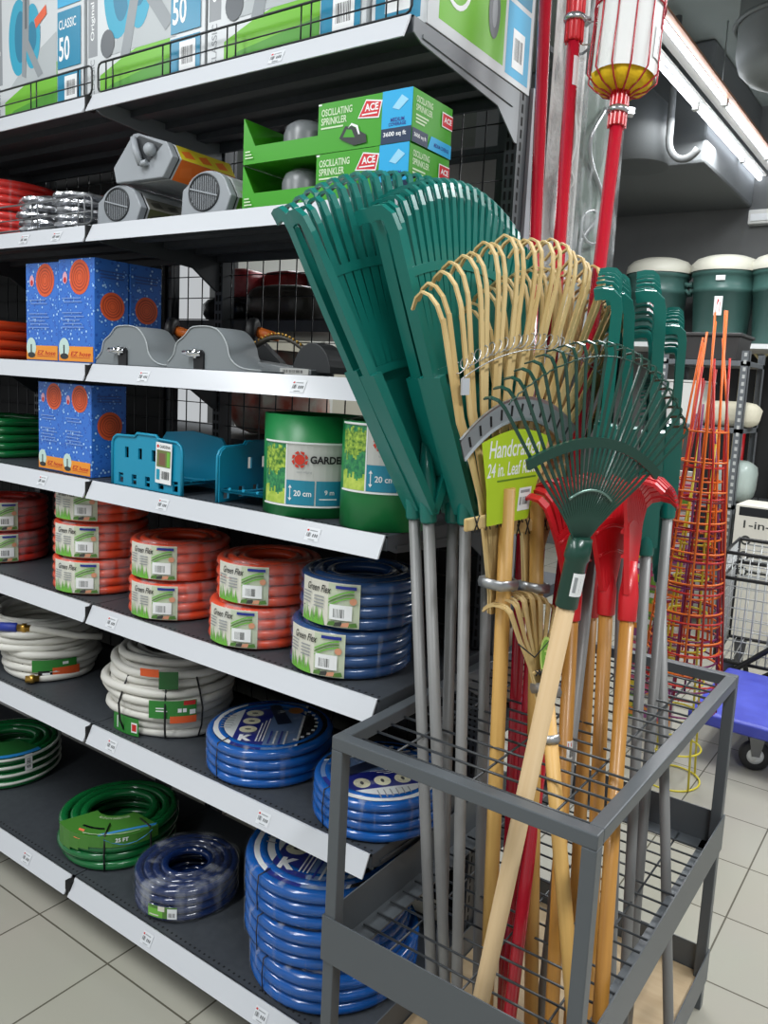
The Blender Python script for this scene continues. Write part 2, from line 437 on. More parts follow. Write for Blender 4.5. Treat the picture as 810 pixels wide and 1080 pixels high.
for z, nm in ((.803, 'upper_wire_grid'), (.415, 'lower_wire_grid')):
    g = mb()
    for k in range(18):
        yy = ry0 + .058 + k * .0425; g.tube([(rx0 + P * .6, yy, z + .003), (rx1 - P * .6, yy, z + .003)], .0023, 6)
    for xx in (-.755, -.60, -.45): g.tube([(xx, ry0 + P * .6, z - .002), (xx, ry1 - P * .6, z - .002)], .0023, 6)
    RB(g, nm, RKW)
RB(mb().bb((rx0 + .002, ry0 + .002, .072), (rx1 - .002, ry1 - .002, .080)), 'bottom_board', mat('tan_board', (176, 152, 118), .6, noise=(6, (190, 168, 134), (1, 6, 1))))
# ================================================================ rakes and long tools standing in the rack
GREEN = mat('rake_green_plastic', (16, 112, 102), .28, coat=.15); POLEG = mat('grey_tube', (126, 126, 125), .42, .1)
STRAW = mat('bamboo_straw', (216, 190, 136), .5, noise=(14, (196, 164, 104), (3, 3, .25)))
WOODP = mat('pale_wood', (208, 182, 142), .55, noise=(10, (188, 158, 114), (4, 4, .2)))
WOODB = mat('bamboo_pole_wood', (212, 170, 98), .45, noise=(9, (184, 138, 66), (5, 5, .2)))
WOODV = mat('varnished_wood', (186, 134, 62), .38, noise=(10, (158, 108, 44), (6, 6, .25)), coat=.1)
STEELG = mat('green_enamelled_steel', (18, 62, 50), .3, coat=.2)
REDP = mat('red_plastic', (204, 30, 40), .35, coat=.1); REDE = mat('red_enamel_tube', (176, 24, 44), .22, coat=.4)
ZF = .0805
def bar(g, path, w, t, wd=(1, 0, 0), m=None):
    if not isinstance(w, (list, tuple)): w = [w] * len(path)
    pts = [Vector(p) for p in path]; vs = []
    for i, p in enumerate(pts):
        d = (pts[min(i + 1, len(pts) - 1)] - pts[max(i - 1, 0)]).normalized()
        a = Vector(wd); a = (a - d * a.dot(d)).normalized(); b = d.cross(a)
        for q, r in ((-1, -1), (1, -1), (1, 1), (-1, 1)): vs.append(p + a * (q * w[i] / 2) + b * (r * t / 2))
    fs = [(0, 1, 2, 3)[::-1]]; n = len(pts)
    for i in range(n - 1):
        for k in range(4): l = (k + 1) % 4; fs.append((4 * i + k, 4 * i + l, 4 * i + 4 + l, 4 * i + 4 + k))
    fs.append(tuple(4 * (n - 1) + k for k in range(4)))
    return g.add(vs, fs, m=m)
def standing(thr, Yt, low, Yl):
    """line of a pole from two pixels: returns (foot on the rack board, throat, length)"""
    T = at(*thr, Y=Yt); L = at(*low, Y=Yl); d = (L - T).normalized()
    B = T + d * ((ZF - T.z) / d.z)
    return B, T, (T - B).length
def tool(name, label, cat, thr, Yt, low, Yl, wd, group=None):
    B, T, L = standing(thr, Yt, low, Yl)
    return thing(name, label, cat, M=frame(B, T, wd), group=group), L
def pole(g, L0, L1, r, n=14, m=None, smooth=True):
    return g.tube([(0, 0, L0), (0, 0, L0 + .004), (0, 0, L1)], [r * .8, r, r], n, m=m, smooth=smooth)

# ---- green plastic leaf rake: one head, shared by all
AM = math.radians(23.6)
def leaf_rake_parts(t, L, hs=1.0):
    g = mb(); g.tube([(0, 0, 0.0), (0, 0, .006), (0, 0, L + .02)], [.009, .0108, .0108], 14); g.build('pole', POLEG, t)
    g = mb(); g.tube([(0, 0, L - .004), (0, 0, L), (0, 0, L + .07), (0, 0, L + .14)], [.0135, .0155, .0165, .008], 14)
    g.build('socket', GREEN, t)
    g = mb()
    def fan(r0, r1, n, y0, y1, amax=AM):
        vs = []
        for yy in (y0, y1):
            for rr in (r0, r1):
                for k in range(n + 1):
                    a = -amax + 2 * amax * k / n; vs.append((rr * math.sin(a), yy, rr * math.cos(a)))
        N = n + 1; fs = []
        for k in range(n):
            fs += [(k, k + 1, N + k + 1, N + k), (2 * N + k, 3 * N + k, 3 * N + k + 1, 2 * N + k + 1)]
            fs += [(k, 2 * N + k, 2 * N + k + 1, k + 1), (N + k, N + k + 1, 3 * N + k + 1, 3 * N + k)]
        fs += [(0, N, 3 * N, 2 * N), (n, 2 * N + n, 3 * N + n, N + n)]
        g.add(vs, fs)
    fan(.02, .262, 14, .014, .017)
    fan(.255, .268, 14, -.005, .017); fan(.425, .440, 16, -.0045, .0045)
    for k in (-1, 1):
        a = k * AM
        bar(g, [(rr * math.sin(a), 0, rr * math.cos(a)) for rr in (.0, .12, .262)], [.012, .016, .017], .046, (math.cos(a), 0, -math.sin(a)))
    hd = g.build('head', GREEN, t); hd.location = (0, 0, L + .015); hd.scale = (hs, hs, hs)
    N = 22
    for k in range(N):
        s_ = -1 + 2 * k / (N - 1); a = s_ * AM; R1 = .575 - .045 * s_ * s_; e = k in (0, N - 1)
        sx, cz = math.sin(a), math.cos(a)
        path = [(r * sx, y, r * cz) for r, y in ((.258, 0), (.36, 0), (.44, 0), (R1 - .03, .000), (R1 - .008, .004), (R1 + .001, .014), (R1 + .002, .030), (R1 - .001, .046))]
        g = mb(); ww = [.0125 if not e else .016, .0132 if not e else .016, .0135, .0100, .0095, .0092, .0085, .006]
        bar(g, path, ww, .005 if not e else .022, (cz, 0, -sx)); g.build('tine', GREEN, hd)
LR = [  # socket px, Yt, low px, Yl, width dir, head scale, label
    ((437, 545), 1.185, (454, 1010), 1.19, (.42, .91, 0), 1.04, 'green plastic leaf rake leaning furthest left out of the rack, towards the sprinkler boxes'),
    ((452, 549), 1.175, (469, 1032), 1.20, (.38, .92, 0), 1.02, 'green plastic leaf rake nested just in front of the leftmost green rake'),
    ((478, 549), 1.225, (465, 1032), 1.22, (.10, 1, 0), 1.0, 'green plastic leaf rake whose broad pale-lit fan stands behind the bamboo rake'),
    ((491, 551), 1.205, (482, 1035), 1.20, (.08, 1, 0), .99, 'green plastic leaf rake in front of the broad pale-lit fan, fourth pole from the left'),
    ((514, 556), 1.34, (508, 840), 1.34, (.04, 1, 0), 1.0, 'green plastic leaf rake hidden by bamboo rake, grey pole just left of the bamboo handle'),
    ((626, 572), 1.40, (574, 1040), 1.33, (-.34, .94, 0), .84, 'green plastic leaf rake seen edge-on, leftmost of the edge-on heads right of the bamboo rake'),
    ((657, 576), 1.50, (645, 1000), 1.44, (-.34, .94, 0), .88, 'green plastic leaf rake seen edge-on, second of the edge-on heads on the right'),
    ((681, 584), 1.58, (662, 976), 1.52, (-.34, .94, 0), .95, 'green plastic leaf rake seen edge-on, third and tallest of the edge-on heads'),
    ((697, 612), 1.70, (705, 1080), 1.56, (-.36, .93, 0), .74, 'green plastic leaf rake hidden behind the rightmost ones, its pole leaning right towards the floor'),
    ((704, 545), 1.66, (668, 1000), 1.60, (-.30, .95, 0), .72, 'green plastic leaf rake lowest and rightmost in the rack, beside the orange cages')]
for thr, Yt, low, Yl, wd, hs_, lab in LR:
    t, L = tool('leaf_rake', lab, 'rake', thr, Yt, low, Yl, wd, 'green plastic leaf rakes in the rack')
    leaf_rake_parts(t, L, hs_)

# ---- bamboo leaf rakes
def bamboo_rake(lab, thr, Yt, low, Yl, wd, full, am=25.5, hs=1.0, pole_mat=WOODB, rad=.0135, over=.17, n=24, off=.0, lean=0.0):
    t, L = tool('bamboo_rake', lab, 'rake', thr, Yt, low, Yl, wd, 'bamboo rakes in the rack')
    g = mb(); g.tube([(0, -.012, 0), (0, -.012, .5), (0, -.012, L + over)], [rad, rad, rad * .96], 12); g.build('handle', pole_mat, t)
    A = math.radians(am)
    for k in range(n):
        s_ = -1 + 2 * k / (n - 1) ; a = s_ * A * (1 + random.uniform(-.012, .012)); R1 = (.588 - .040 * s_ * s_ + random.uniform(-.006, .006)) * hs
        def P_(r, y):
            b = a * min(1, .35 + .65 * (r / hs) / .30) if r > 0 else a * .35
            x = r * math.sin(b) + s_ * (.012 + (.006 if r < -.03 else 0)) * hs + lean * max(0, r) - off * max(0, 1 - max(r, 0) / .5) * min(1, max(.15, (r + .05) / .17))
            return (x, y + .006 * (k % 2), L + r * math.cos(b))
        path = [P_(r * hs, .004) for r in (-.055, -.02, .04, .10, .16, .24, .32, .42, .5)] + [P_(R1 - .050 * hs, .005), P_(R1 - .022 * hs, .011), P_(R1 - .005 * hs, .023), P_(R1 + .001, .037), P_(R1 - .008 * hs, .053), P_(R1 - .028 * hs, .068)]
        g = mb(); bar(g, path, [w_ * (.6 + .4 * hs) for w_ in (.006, .007, .009, .010, .010, .010, .0095, .009, .0085, .008, .0075, .007, .007, .0065, .005)], .0035, (1, 0, 0)); g.build('tine', STRAW, t)
    g = mb()
    g.tube([(-.026 * hs - off * .4, -.004, L + .008), (-.018 - off * .3, -.027, L + .005), (.014, -.028, L + .0), (.022, -.004, L + .002), (.020 * hs, .014, L + .004), (-.024 * hs - off * .4, .014, L + .007)], .0045, 6, closed=True, flat=(2.2, (0, 0, 1)))
    g.build('binding', mat('zinc_strap', (176, 178, 180), .35, .8), t)
    g = mb(); bar(g, [(-.078 * hs - off * .8, -.006, L + .118 * hs), (.078 * hs - off * .8, -.006, L + .118 * hs)], .022 * hs, .008, (0, 0, 1)); cb = g.build('crossbar', STRAW, t, bevel=.003)
    g = mb()
    for k in range(5):
        x = (-.055 + .0275 * k) * hs - off * .8; g.tube([(x - .006, -.011, L + .132 * hs), (x + .006, -.011, L + .104 * hs)], .0012, 4)
        g.tube([(x + .006, -.011, L + .132 * hs), (x - .006, -.011, L + .104 * hs)], .0012, 4)
    g.build('wire_tie', WIREB, cb)
    if not full: return t, L
    # steel spreader band with slots
    g = mb(); nb = 26; A2 = A * 1.06; vs = []
    def bp(a, r, y): return (r * math.sin(a) + lean * r - off * .5 - .012, y, L + .014 + r * math.cos(a) - .05 * (1 - math.cos(a * 2)))
    for yy in (-.0085, -.006):
        for r in (.268, .273, .303, .308):
            for k in range(nb + 1):
                a = -A2 + 2 * A2 * k / nb; vs.append(bp(a, r, yy - (.0025 if r in (.268, .308) and yy < -.007 else 0)))
    N = nb + 1; fs = []
    for k in range(nb):
        for q in range(3):
            fs += [(q * N + k, q * N + k + 1, (q + 1) * N + k + 1, (q + 1) * N + k), ((4 + q) * N + k, (5 + q) * N + k, (5 + q) * N + k + 1, (4 + q) * N + k + 1)]
        fs += [(k, 4 * N + k, 4 * N + k + 1, k + 1), (3 * N + k, 3 * N + k + 1, 7 * N + k + 1, 7 * N + k)]
    g.add(vs, fs); bd = g.build('spreader_band', mat('zinc_band', (172, 178, 182), .38, .75), t)
    g = mb()
    for k in range(11):
        a = -A2 * .88 + 2 * A2 * .88 * k / 10
        bar(g, [bp(a, .278, -.0092), bp(a, .296, -.0092)], .0035, .0012, (math.cos(a), 0, -math.sin(a)))
    g.build('slot_row', SLOT, bd)
    # wire coil woven through the tines
    g = mb(); pts = []
    for k in range(24 * 9):
        s_ = -1 + 2 * k / (24 * 9 - 1); a = s_ * A; r = .415; ph = 2 * PI * k / 9
        pts.append((r * math.sin(a) + lean * r + .004 * math.cos(ph), .006 + .010 * math.sin(ph), L + (r + .012 * math.cos(ph)) * math.cos(a)))
    g.tube(pts, .0011, 4)
    pts = [(.40 * math.sin(-A + 2 * A * k / 30) + lean * .4, -.004, L + .40 * math.cos(-A + 2 * A * k / 30)) for k in range(31)]; g.tube(pts, .0011, 4)
    g.build('wire_coil', mat('galvanised_wire', (200, 202, 204), .3, .7), t)
    g = mb(); a = -A; g.box((.385 * math.sin(a) + lean * .385 + .002, -.004, L + .385 * math.cos(a)), (.016, .004, .026), m=None); g.build('tape_tab', mat('grey_tape', (188, 192, 198), .35), t)
    # lime card label
    d = Decal(); LM = mat('lime_card', (176, 206, 38), .5)
    pts = [(-.050, .118), (.062, .118), (.096, .262)] + [(.096 - .184 * k / 8, .262 + .018 * math.sin(PI * k / 8)) for k in range(1, 8)] + [(-.088, .262), (-.062, .18)]
    d.poly([(x * .93 + .004, z * .98 - .01) for x, z in pts], LM)
    d.text('Handcrafted', -.056, .219, .128, .030, WHITE, .012); d.text('24 in. Leaf Rake', -.056, .187, .126, .024, WHITE, .012)
    d.rect(-.03, .178, .07, .181, mat('card_green_ink', (96, 132, 30), .5))
    d.rect(.030, .122, .062, .162, WHITE); d.barcode(.032, .130, .027, .018, BLACK, n=8); d.rect(.034, .153, .058, .158, GREY)
    d.build('card_label', flatmap((-.022, -.0135, L + .006), (1, 0, 0), (.12, 0, 1)), t)
    return t, L
bamboo_rake('large bamboo leaf rake with lime card label reading Handcrafted, front of the rack', (526, 615), 1.20, (510, 1010), 1.25, (.22, .975, 0), True, lean=.19, am=27.5, off=.022)
bamboo_rake('second large bamboo leaf rake, its tips showing right behind the labelled bamboo rake', (560, 620), 1.30, (556, 960), 1.30, (.16, .98, 0), False, hs=1.0, lean=.20)
t, L = bamboo_rake('small bamboo rake with stubby tines and oval lime label, low in the rack', (571, 730), 1.20, (597, 1040), 1.13, (.28, .96, 0), False, am=21, hs=.29, rad=.0125, over=-.012, n=13)
d = Decal(); LM2 = mat('lime_card_pale', (186, 212, 110), .5)
d.disc(.012, .050, .020, .042, LM2, 24); d.disc(.012, .050, .016, .037, mat('card_leaf_green', (120, 172, 60), .5), 24)
for k in range(5): d.rect(.004, .030 + .009 * k, .020 - .002 * (k % 2), .034 + .009 * k, LM2)
d.build('oval_label', flatmap((0, -.010, L), (1, 0, 0), (0, 0, 1)), t)
g = mb(); g.tube([(.0135 * math.cos(q * PI / 6), -.012 + .0135 * math.sin(q * PI / 6), L - .075) for q in range(12)], .0035, 5, closed=True, flat=(2.4, (0, 0, 1))); g.build('ferrule', mat('zinc_strap', (176, 178, 180)), t)
g = mb(); g.tube([(-.05, -.004, L + .085), (-.02, -.010, L + .06), (.02, -.010, L + .085), (.055, -.004, L + .115)], .0014, 5); g.build('black_cord', WIREB, t)

# ---- green steel rake
t, L = tool('steel_leaf_rake', 'dark green steel spring rake on a pale wooden handle, nearest the camera', 'rake', (611, 575), 1.115, (517, 1010), 1.085, (.30, .95, 0))
g = mb(); g.tube([(0, 0, 0), (0, 0, .01), (0, 0, L - .06)], [.014, .0155, .0145], 14); g.build('handle', WOODP, t)
g = mb(); g.tube([(0, 0, L - .098), (0, 0, L - .096), (0, 0, L - .025), (0, 0, L - .02), (0, 0, L + .012)], [.0165, .0175, .0172, .020, .018], 16, flat=(1.0, (1, 0, 0))); so = g.build('socket', STEELG, t)
d = Decal(); d.rect(-.015, 0, .015, .036, WHITE, 6); d.barcode(-.003, .005, .015, .026, BLACK, n=9, vert=True); d.rect(-.012, .006, -.007, .030, GREY)
d.build('barcode_sticker', lambda u, v, dd: Vector(((.0175 + dd) * math.sin(u / .0175), -(.0175 + dd) * math.cos(u / .0175), L - .076 + v)), so)
A = math.radians(47); NT = 24
for k in range(NT):
    s_ = -1 + 2 * k / (NT - 1); a = s_ * A; R1 = .292 + .008 * math.cos(s_ * 2.2)
    def P_(r, y): 
        b = a * min(1, .80 + .2 * r / .12); return (r * math.sin(b) + s_ * .008, y, L + r * math.cos(b))
    path = [P_(r, 0) for r in (.0, .04, .08, .14, .2, .25)] + [P_(R1 - .012, 0), P_(R1, .005), P_(R1 + .003, .018), P_(R1 - .002, .034)]
    g = mb(); bar(g, path, [.0030, .0034, .0038] + [.0046] * 7, .0022, (math.cos(a), 0, -math.sin(a))); g.build('tine', STEELG, t)
g = mb(); pts = [(.150 * (k / 9 - 1), -.004, L + .158 - .042 * (k / 9 - 1) ** 2) for k in range(19)]
bar(g, pts, .015, .006, (0, 0, 1)); sp = g.build('spreader_bar', STEELG, t)
for rr in (.086,):
    g = mb(); pts = [(rr * math.sin(-A * .75 + 1.5 * A * k / 14), -.003, L + rr * math.cos(-A * .75 + 1.5 * A * k / 14)) for k in range(15)]; g.tube(pts, .0022, 5); g.build('spring_wire', mat('pale_spring', (120, 150, 140), .3, .6), t)
g = mb(); pts = [(.283 * math.sin(-A + 2 * A * k / 60), -.004 + .003 * (k % 2), L + .283 * math.cos(-A + 2 * A * k / 60)) for k in range(61)]; g.tube(pts, .0011, 4); g.build('tip_wire', STEELG, t)

# ---- red plastic shrub rakes
def red_rake(lab, thr, Yt, low, Yl, wd, sticker=None, hs=1.2, aw=27):
    t, L = tool('shrub_rake', lab, 'rake', thr, Yt, low, Yl, wd, 'red plastic shrub rakes in the rack')
    g = mb(); g.tube([(0, 0, 0), (0, 0, .008), (0, 0, L + .01)], [.011, .0130, .0128], 14); g.build('handle', WOODV, t)
    g = mb(); g.tube([(0, 0, L - .045), (0, 0, L - .043), (0, 0, L + .0), (0, .001, L + .06)], [.0155, .0165, .0175, .010], 14); g.build('socket', REDP, t)
    A = math.radians(aw); g = mb(); n = 10; vs = []
    for yy in (-.004, .004):
        for rr in (.0, .045, .085, .110):
            for k in range(n + 1):
                a = -A + 2 * A * k / n; x = rr * math.sin(a) + .016 * (a / A) * (1 - rr / .12)
                vs.append((x, yy + .008 * math.cos(a / A * 1.57) * (1 - rr / .14) * (1 if yy < 0 else .6) * -1, rr * math.cos(a)))
    N = n + 1; fs = []
    for k in range(n):
        for q in range(3):
            fs += [(q * N + k, q * N + k + 1, (q + 1) * N + k + 1, (q + 1) * N + k), ((4 + q) * N + k, (5 + q) * N + k, (5 + q) * N + k + 1, (4 + q) * N + k + 1)]
        fs += [(k, 4 * N + k, 4 * N + k + 1, k + 1), (3 * N + k, 3 * N + k + 1, 7 * N + k + 1, 7 * N + k)]
    for q in range(3): fs += [(q * N, (q + 1) * N, (5 + q) * N, (4 + q) * N), (q * N + n, (4 + q) * N + n, (5 + q) * N + n, (q + 1) * N + n)]
    g.add(vs, fs)
    for rr in (.06, .098):
        g.tube([(rr * math.sin(-A + 2 * A * k / 10) + .016 * (-1 + k / 5) * (1 - rr / .12), -.006, rr * math.cos(-A + 2 * A * k / 10)) for k in range(11)], .0028, 5)
    hd = g.build('head', REDP, t); hd.location = (0, 0, L); hd.scale = (hs, hs, hs)
    for k in range(11):
        s_ = -1 + k / 5; a = s_ * A
        path = [(r * math.sin(a), y, r * math.cos(a)) for r, y in ((.095, 0), (.135, 0), (.160, .002), (.172, .010), (.176, .024), (.172, .040), (.160, .052))]
        g = mb(); bar(g, path, [.0085, .0112, .0115, .0115, .0112, .0105, .008], .005, (math.cos(a), 0, -math.sin(a))); g.build('tine', REDP, hd)
    if sticker:
        z0, hh, kind = sticker; d = Decal()
        d.rect(-.011, 0, .011, hh, WHITE, 4); d.rect(-.009, hh * .7, -.001, hh * .9, RED); d.barcode(-.007, .003, .014, hh * .5, BLACK, n=7)
        d.build('price_sticker', lambda u, v, dd: Vector(((.0131 + dd) * math.sin(u / .0131), -(.0131 + dd) * math.cos(u / .0131), z0 + v)), t)
    return t
red_rake('red plastic shrub rake with prongs bent left, behind the green steel rake socket', (604, 628), 1.33, (592, 870), 1.30, (.10, 1, 0), sticker=(.70, .035, 0), aw=32)
red_rake('red plastic shrub rake half hidden behind the open ribbed red fan', (624, 626), 1.44, (612, 860), 1.42, (.20, .97, 0))
red_rake('red plastic shrub rake with open ribbed fan, right of the steel rake socket', (640, 622), 1.36, (629, 860), 1.33, (.16, .98, 0), sticker=(.55, .06, 0))
red_rake('red plastic shrub rake seen edge-on with prongs bent right, rightmost of the red rakes', (663, 628), 1.34, (641, 950), 1.22, (.15, -1, 0))

# ---- red poles of the fruit pickers
def picker_pole(t, L, extra):
    g = mb(); g.tube([(0, 0, 0), (0, 0, .01), (0, 0, L + extra)], [.011, .0128, .0128], 14); return g.build('pole', REDE, t)
t, L = tool('fruit_picker', 'plain red pole leaning by the shelf end, leftmost of the red poles', 'fruit picker', (575, 2), 1.52, (533, 1000), 1.42, (0, 1, 0))
picker_pole(t, L, .35)
t, L = tool('fruit_picker', 'red pole with a steel hose clamp near its top, middle of the three red poles', 'fruit picker', (607, 14), 1.50, (539, 1000), 1.36, (.6, .8, 0))
picker_pole(t, L, -.02)
def clamp(t, z, r):
    g = mb(); g.tube([(r * math.cos(k * PI / 8), r * math.sin(k * PI / 8), z) for k in range(16)], .0035, 5, closed=True, flat=(2.0, (0, 0, 1)))
    g.box((r + .004, -.004, z), (.012, .016, .012)); g.build('hose_clamp', mat('clamp_steel', (190, 192, 196), .25, .85), t)
def collar(t, z0, z1, r):
    g = mb(); g.tube([(0, 0, z0), (0, 0, z0 + .006), (0, 0, z1)], [r * .86, r, r * .92], 16)
    for k in range(12): a = k * PI / 6; g.box((r * math.cos(a), r * math.sin(a), (z0 + z1) / 2), (.003, .003, z1 - z0))
    g.build('collar', REDP, t)
collar(t, L - .055, L + .35, .0165); clamp(t, L - .012, .0185)
g = mb(); g.tube([(.018 + .022 * (1 - math.cos(a)), -.022 * math.sin(a), L - .012 - .006 * a) for a in [k * PI / 6 for k in range(11)]], .0015, 5); g.build('wire_loop', STEEL, t)
d = Decal(); d.rect(-.010, 0, .010, .055, mat('silver_sticker', (206, 196, 200), .3), 4)
d.build('sticker', lambda u, v, dd: Vector(((.0128 + dd) * math.sin(u / .0128 + .5), -(.0128 + dd) * math.cos(u / .0128 + .5), L - .14 + v)), t)
t, L = tool('fruit_picker', 'red fruit picker with wire basket, yellow foam pad and white paper, topmost in the rack', 'fruit picker', (652, 118), 1.50, (546, 1000), 1.26, (.83, .56, 0))
picker_pole(t, L, -.02); collar(t, L - .03, L + .05, .0165); clamp(t, L, .0185)
bk = mb()
pet = [[], []]
vs = []; n = 48
prof = [(.012, .036), (.038, .040), (.051, .052), (.054, .068), (.046, .080), (.03, .084), (.0, .082)]
for k in range(n):
    a = 2 * PI * k / n; q = 1 + .10 * abs(math.sin(a * 4.5))
    for r, z in prof: vs.append((r * q * math.cos(a), r * q * math.sin(a), L + z))
m_ = len(prof); fs = [(k * m_ + i, ((k + 1) % n) * m_ + i, ((k + 1) % n) * m_ + i + 1, k * m_ + i + 1) for k in range(n) for i in range(m_ - 1)]
bk.add(vs, fs, True); bk.build('foam_pad', mat('yellow_foam', (240, 196, 20), .7, bump=(120, .3)), t)
for k in range(12):
    a = 2 * PI * k / 12; g = mb(); c_, s_ = math.cos(a), math.sin(a)
    pr = [(.014, .026), (.026, .034), (.048, .044), (.066, .062), (.066, .09), (.064, .15), (.066, .24), (.068, .30)]
    if k == 6: pr += [(.05, .33), (.03, .335)]
    g.tube([(r * c_, r * s_, L + z) for r, z in pr], .0017, 6); g.build('basket_wire', REDE, t)
for z, r in ((.19, .0655), (.30, .068)):
    g = mb(); g.tube([(r * math.cos(k * PI / 14), r * math.sin(k * PI / 14), L + z) for k in range(28)], .0019, 6, closed=True); g.build('basket_ring', REDE, t)
g = mb(); vs = []
for k in range(21):
    a = -2.9 + 3.6 * k / 20; r0, r1 = .0622, .0635; vs += [(r0 * math.cos(a), r0 * math.sin(a), L + .058), (r1 * math.cos(a), r1 * math.sin(a), L + .30)]
g.add(vs, [(2 * k, 2 * k + 2, 2 * k + 3, 2 * k + 1) for k in range(20)], True); pp = g.build('paper_insert', mat('white_paper', (228, 228, 226), .6), t)
d = Decal(); d.rect(0, 0, .032, .058, WHITE, 4); d.barcode(.008, .008, .018, .042, BLACK, n=12, vert=True)
d.build('barcode_sticker', lambda u, v, dd: Vector(((.0640 + dd) * math.cos(-.85 + u / .05), (.0640 + dd) * math.sin(-.85 + u / .05), L + .085 + v)), pp)
# ================================================================ goods on the shelves
def px_x(x, y, Y): return at(x, y, Y=Y).x
Z1, Z2, Z3, Z4, Z5, Z6 = LV
def rings(g, R, r, turns, layers, jit=.0, seed=1, z0=0, m=None, seg=44, n=9, top_only_inner=True, sq=1.0):
    rnd = random.Random(seed)
    for l in range(layers):
        for k in range(turns):
            if l >= 2 and top_only_inner and 0 < k < turns - 1: continue
            rr = R - r - l * 2 * r * .97; zz = z0 + r + 2 * r * k * .985 + (r * .9 * (l % 2) * .25)
            ox, oy = rnd.uniform(-jit, jit), rnd.uniform(-jit, jit); p1, p2 = rnd.uniform(0, 6.3), rnd.uniform(0, 6.3); tz = rnd.uniform(-jit, jit) * .5
            pts = []
            for i in range(seg):
                a = 2 * PI * i / seg; q = rr + jit * .8 * math.sin(2 * a + p1) + jit * .5 * math.sin(3 * a + p2)
                pts.append((ox + q * math.cos(a), oy + q * math.sin(a) * sq, max(z0 + r, zz + tz * math.cos(a + p2) if k else zz)))
            g.tube(pts, r, n, closed=True, m=m)
    return g
HO = mat('hose_orange', (224, 74, 36), .28, coat=.3); HR = mat('hose_red', (208, 52, 40), .32, coat=.2); HB = mat('hose_blue', (0, 84, 164), .2, coat=.3)
HN = mat('hose_navy', (20, 40, 86), .12, coat=.8); HS = mat('hose_steel_blue', (34, 72, 122), .25, coat=.4)
HW = mat('hose_white', (214, 212, 204), .4); HG = mat('hose_green', (18, 104, 52), .22, coat=.4); CORE = mat('coil_core_dark', (30, 32, 34), .6)
CLEAR = film('clear_shrink_wrap', amount=.02, streak=.28, scale=26, stretch=(1, 1, .25)); CLEARV = film('clear_stretch_wrap', amount=.015, streak=.30, lo=.56, hi=.74, scale=42, stretch=(1, 1, .09))
CREAM = mat('label_cream', (222, 220, 206), .45); GRASS = mat('label_grass', (112, 182, 66), .5); LEAF = mat('label_leaf', (84, 128, 56), .5); INK = mat('label_ink', (60, 62, 60), .5)
FLESH = mat('label_peach', (214, 150, 118), .5)
def phi(X, Y): return math.atan2(-Y, -X)
def wrap_shell(t, R, h, film_m=None, n=40, hole=.45):
    g = mb(); e = .002
    g.lathe([(R * hole, h - .012), (R * hole + .01, h + e), (R - .010, h + e), (R + e * .8, h - .008), (R + e, h * .5), (R + e * .8, .006), (R - .01, .001)], n)
    return g.build('plastic_wrap', film_m or CLEAR, t)
def flex_label(t, R, z0, h, a0, lng):
    d = Decal(); q = 10
    d.rect(0, 0, lng, h, CREAM, q)
    d.rect(lng * .54, 0, lng, h * .98, mat('label_soft_green', (196, 206, 178), .5), 6)
    rnd = random.Random(3)
    for k in range(13):
        x = lng * (.02 + .036 * k); d.poly([(x, 0), (x + lng * .045, 0), (x + lng * rnd.uniform(-.01, .05), h * rnd.uniform(.22, .5))], GRASS)
    d.text('Green Flex', lng * .15, h * .74, lng * .44, h * .17, BLACK, .01, shear=.35)
    for k in range(4): d.rect(lng * .05, h * (.66 - .075 * k), lng * (.24 - .02 * (k % 2)), h * (.69 - .075 * k), GREY); d.rect(lng * .30, h * (.62 - .075 * k), lng * .48, h * (.65 - .075 * k), GREY)
    d.rect(lng * .66, h * .88, lng * .95, h * .95, NAVY, 3)
    for k in range(3):
        pts = [(lng * (.56 + .36 * i / 8), h * (.50 + .07 * k + .22 * math.sin(PI * .5 * i / 8))) for i in range(9)]
        d.poly(pts + [(x, y - h * .035) for x, y in pts[::-1]], LEAF if k % 2 else GRASS)
    d.disc(lng * .91, h * .62, lng * .05, h * .08, FLESH, 12)
    d.rect(lng * .58, h * .18, lng * .90, h * .52, WHITE, 4); d.barcode(lng * .62, h * .2, lng * .2, h * .26, INK, n=9)
    for k in range(4): d.poly([(lng * (.55 + .1 * k), h * .03), (lng * (.68 + .1 * k), h * .05), (lng * (.66 + .1 * k), h * .15), (lng * (.57 + .1 * k), h * .12)], (LEAF, INK, FLESH, LEAF)[k])
    return d.build('label', cylmap((0, 0), R + .0008, a0, z0), t)
def flex_coil(lab, X, Y, z, R, h, m, a_off=(-66, -2), group=None, wrap=None, seed=1, lay=3, rr=None, cat='garden hose', core=True):
    turns = 4; r = h / 8.0
    t = thing('hose_coil', lab, cat, (X, Y, z), 0, group)
    rings(mb(), R, r, turns, lay, .0008, seed).build('hose', m, t)
    f = phi(X, Y); a0 = f + math.radians(a_off[0]); lng = math.radians(a_off[1] - a_off[0]) * R
    flex_label(t, R, h * .06, h * .9, a0, lng)
    wrap_shell(t, R + .001, h, wrap)
    return t
GOr = 'orange hose coils on the fifth shelf'
R5 = .122; h5 = .092
def stack(xc, ym, n, labs, m, dx=None, Yc=None, R=R5, h=h5, group=GOr, wrap=None, aoff=(-66, -2)):
    Yc = Yc or YF + .032 + R; X = px_x(xc, ym, Yc)
    for k in range(n):
        o = dx[k] if dx else (0, 0)
        flex_coil(labs[k], X + o[0], Yc + o[1], Z5 + .0012 + k * (h + .003), R, h, m, tuple(a + o[0] * 300 for a in aoff), group, wrap, seed=xc + k)
stack(6, 575, 2, ['bottom deep red hose coil at the left edge of the fifth shelf', 'upper deep red hose coil at the left edge of the fifth shelf'], HR, aoff=(-42, 16))
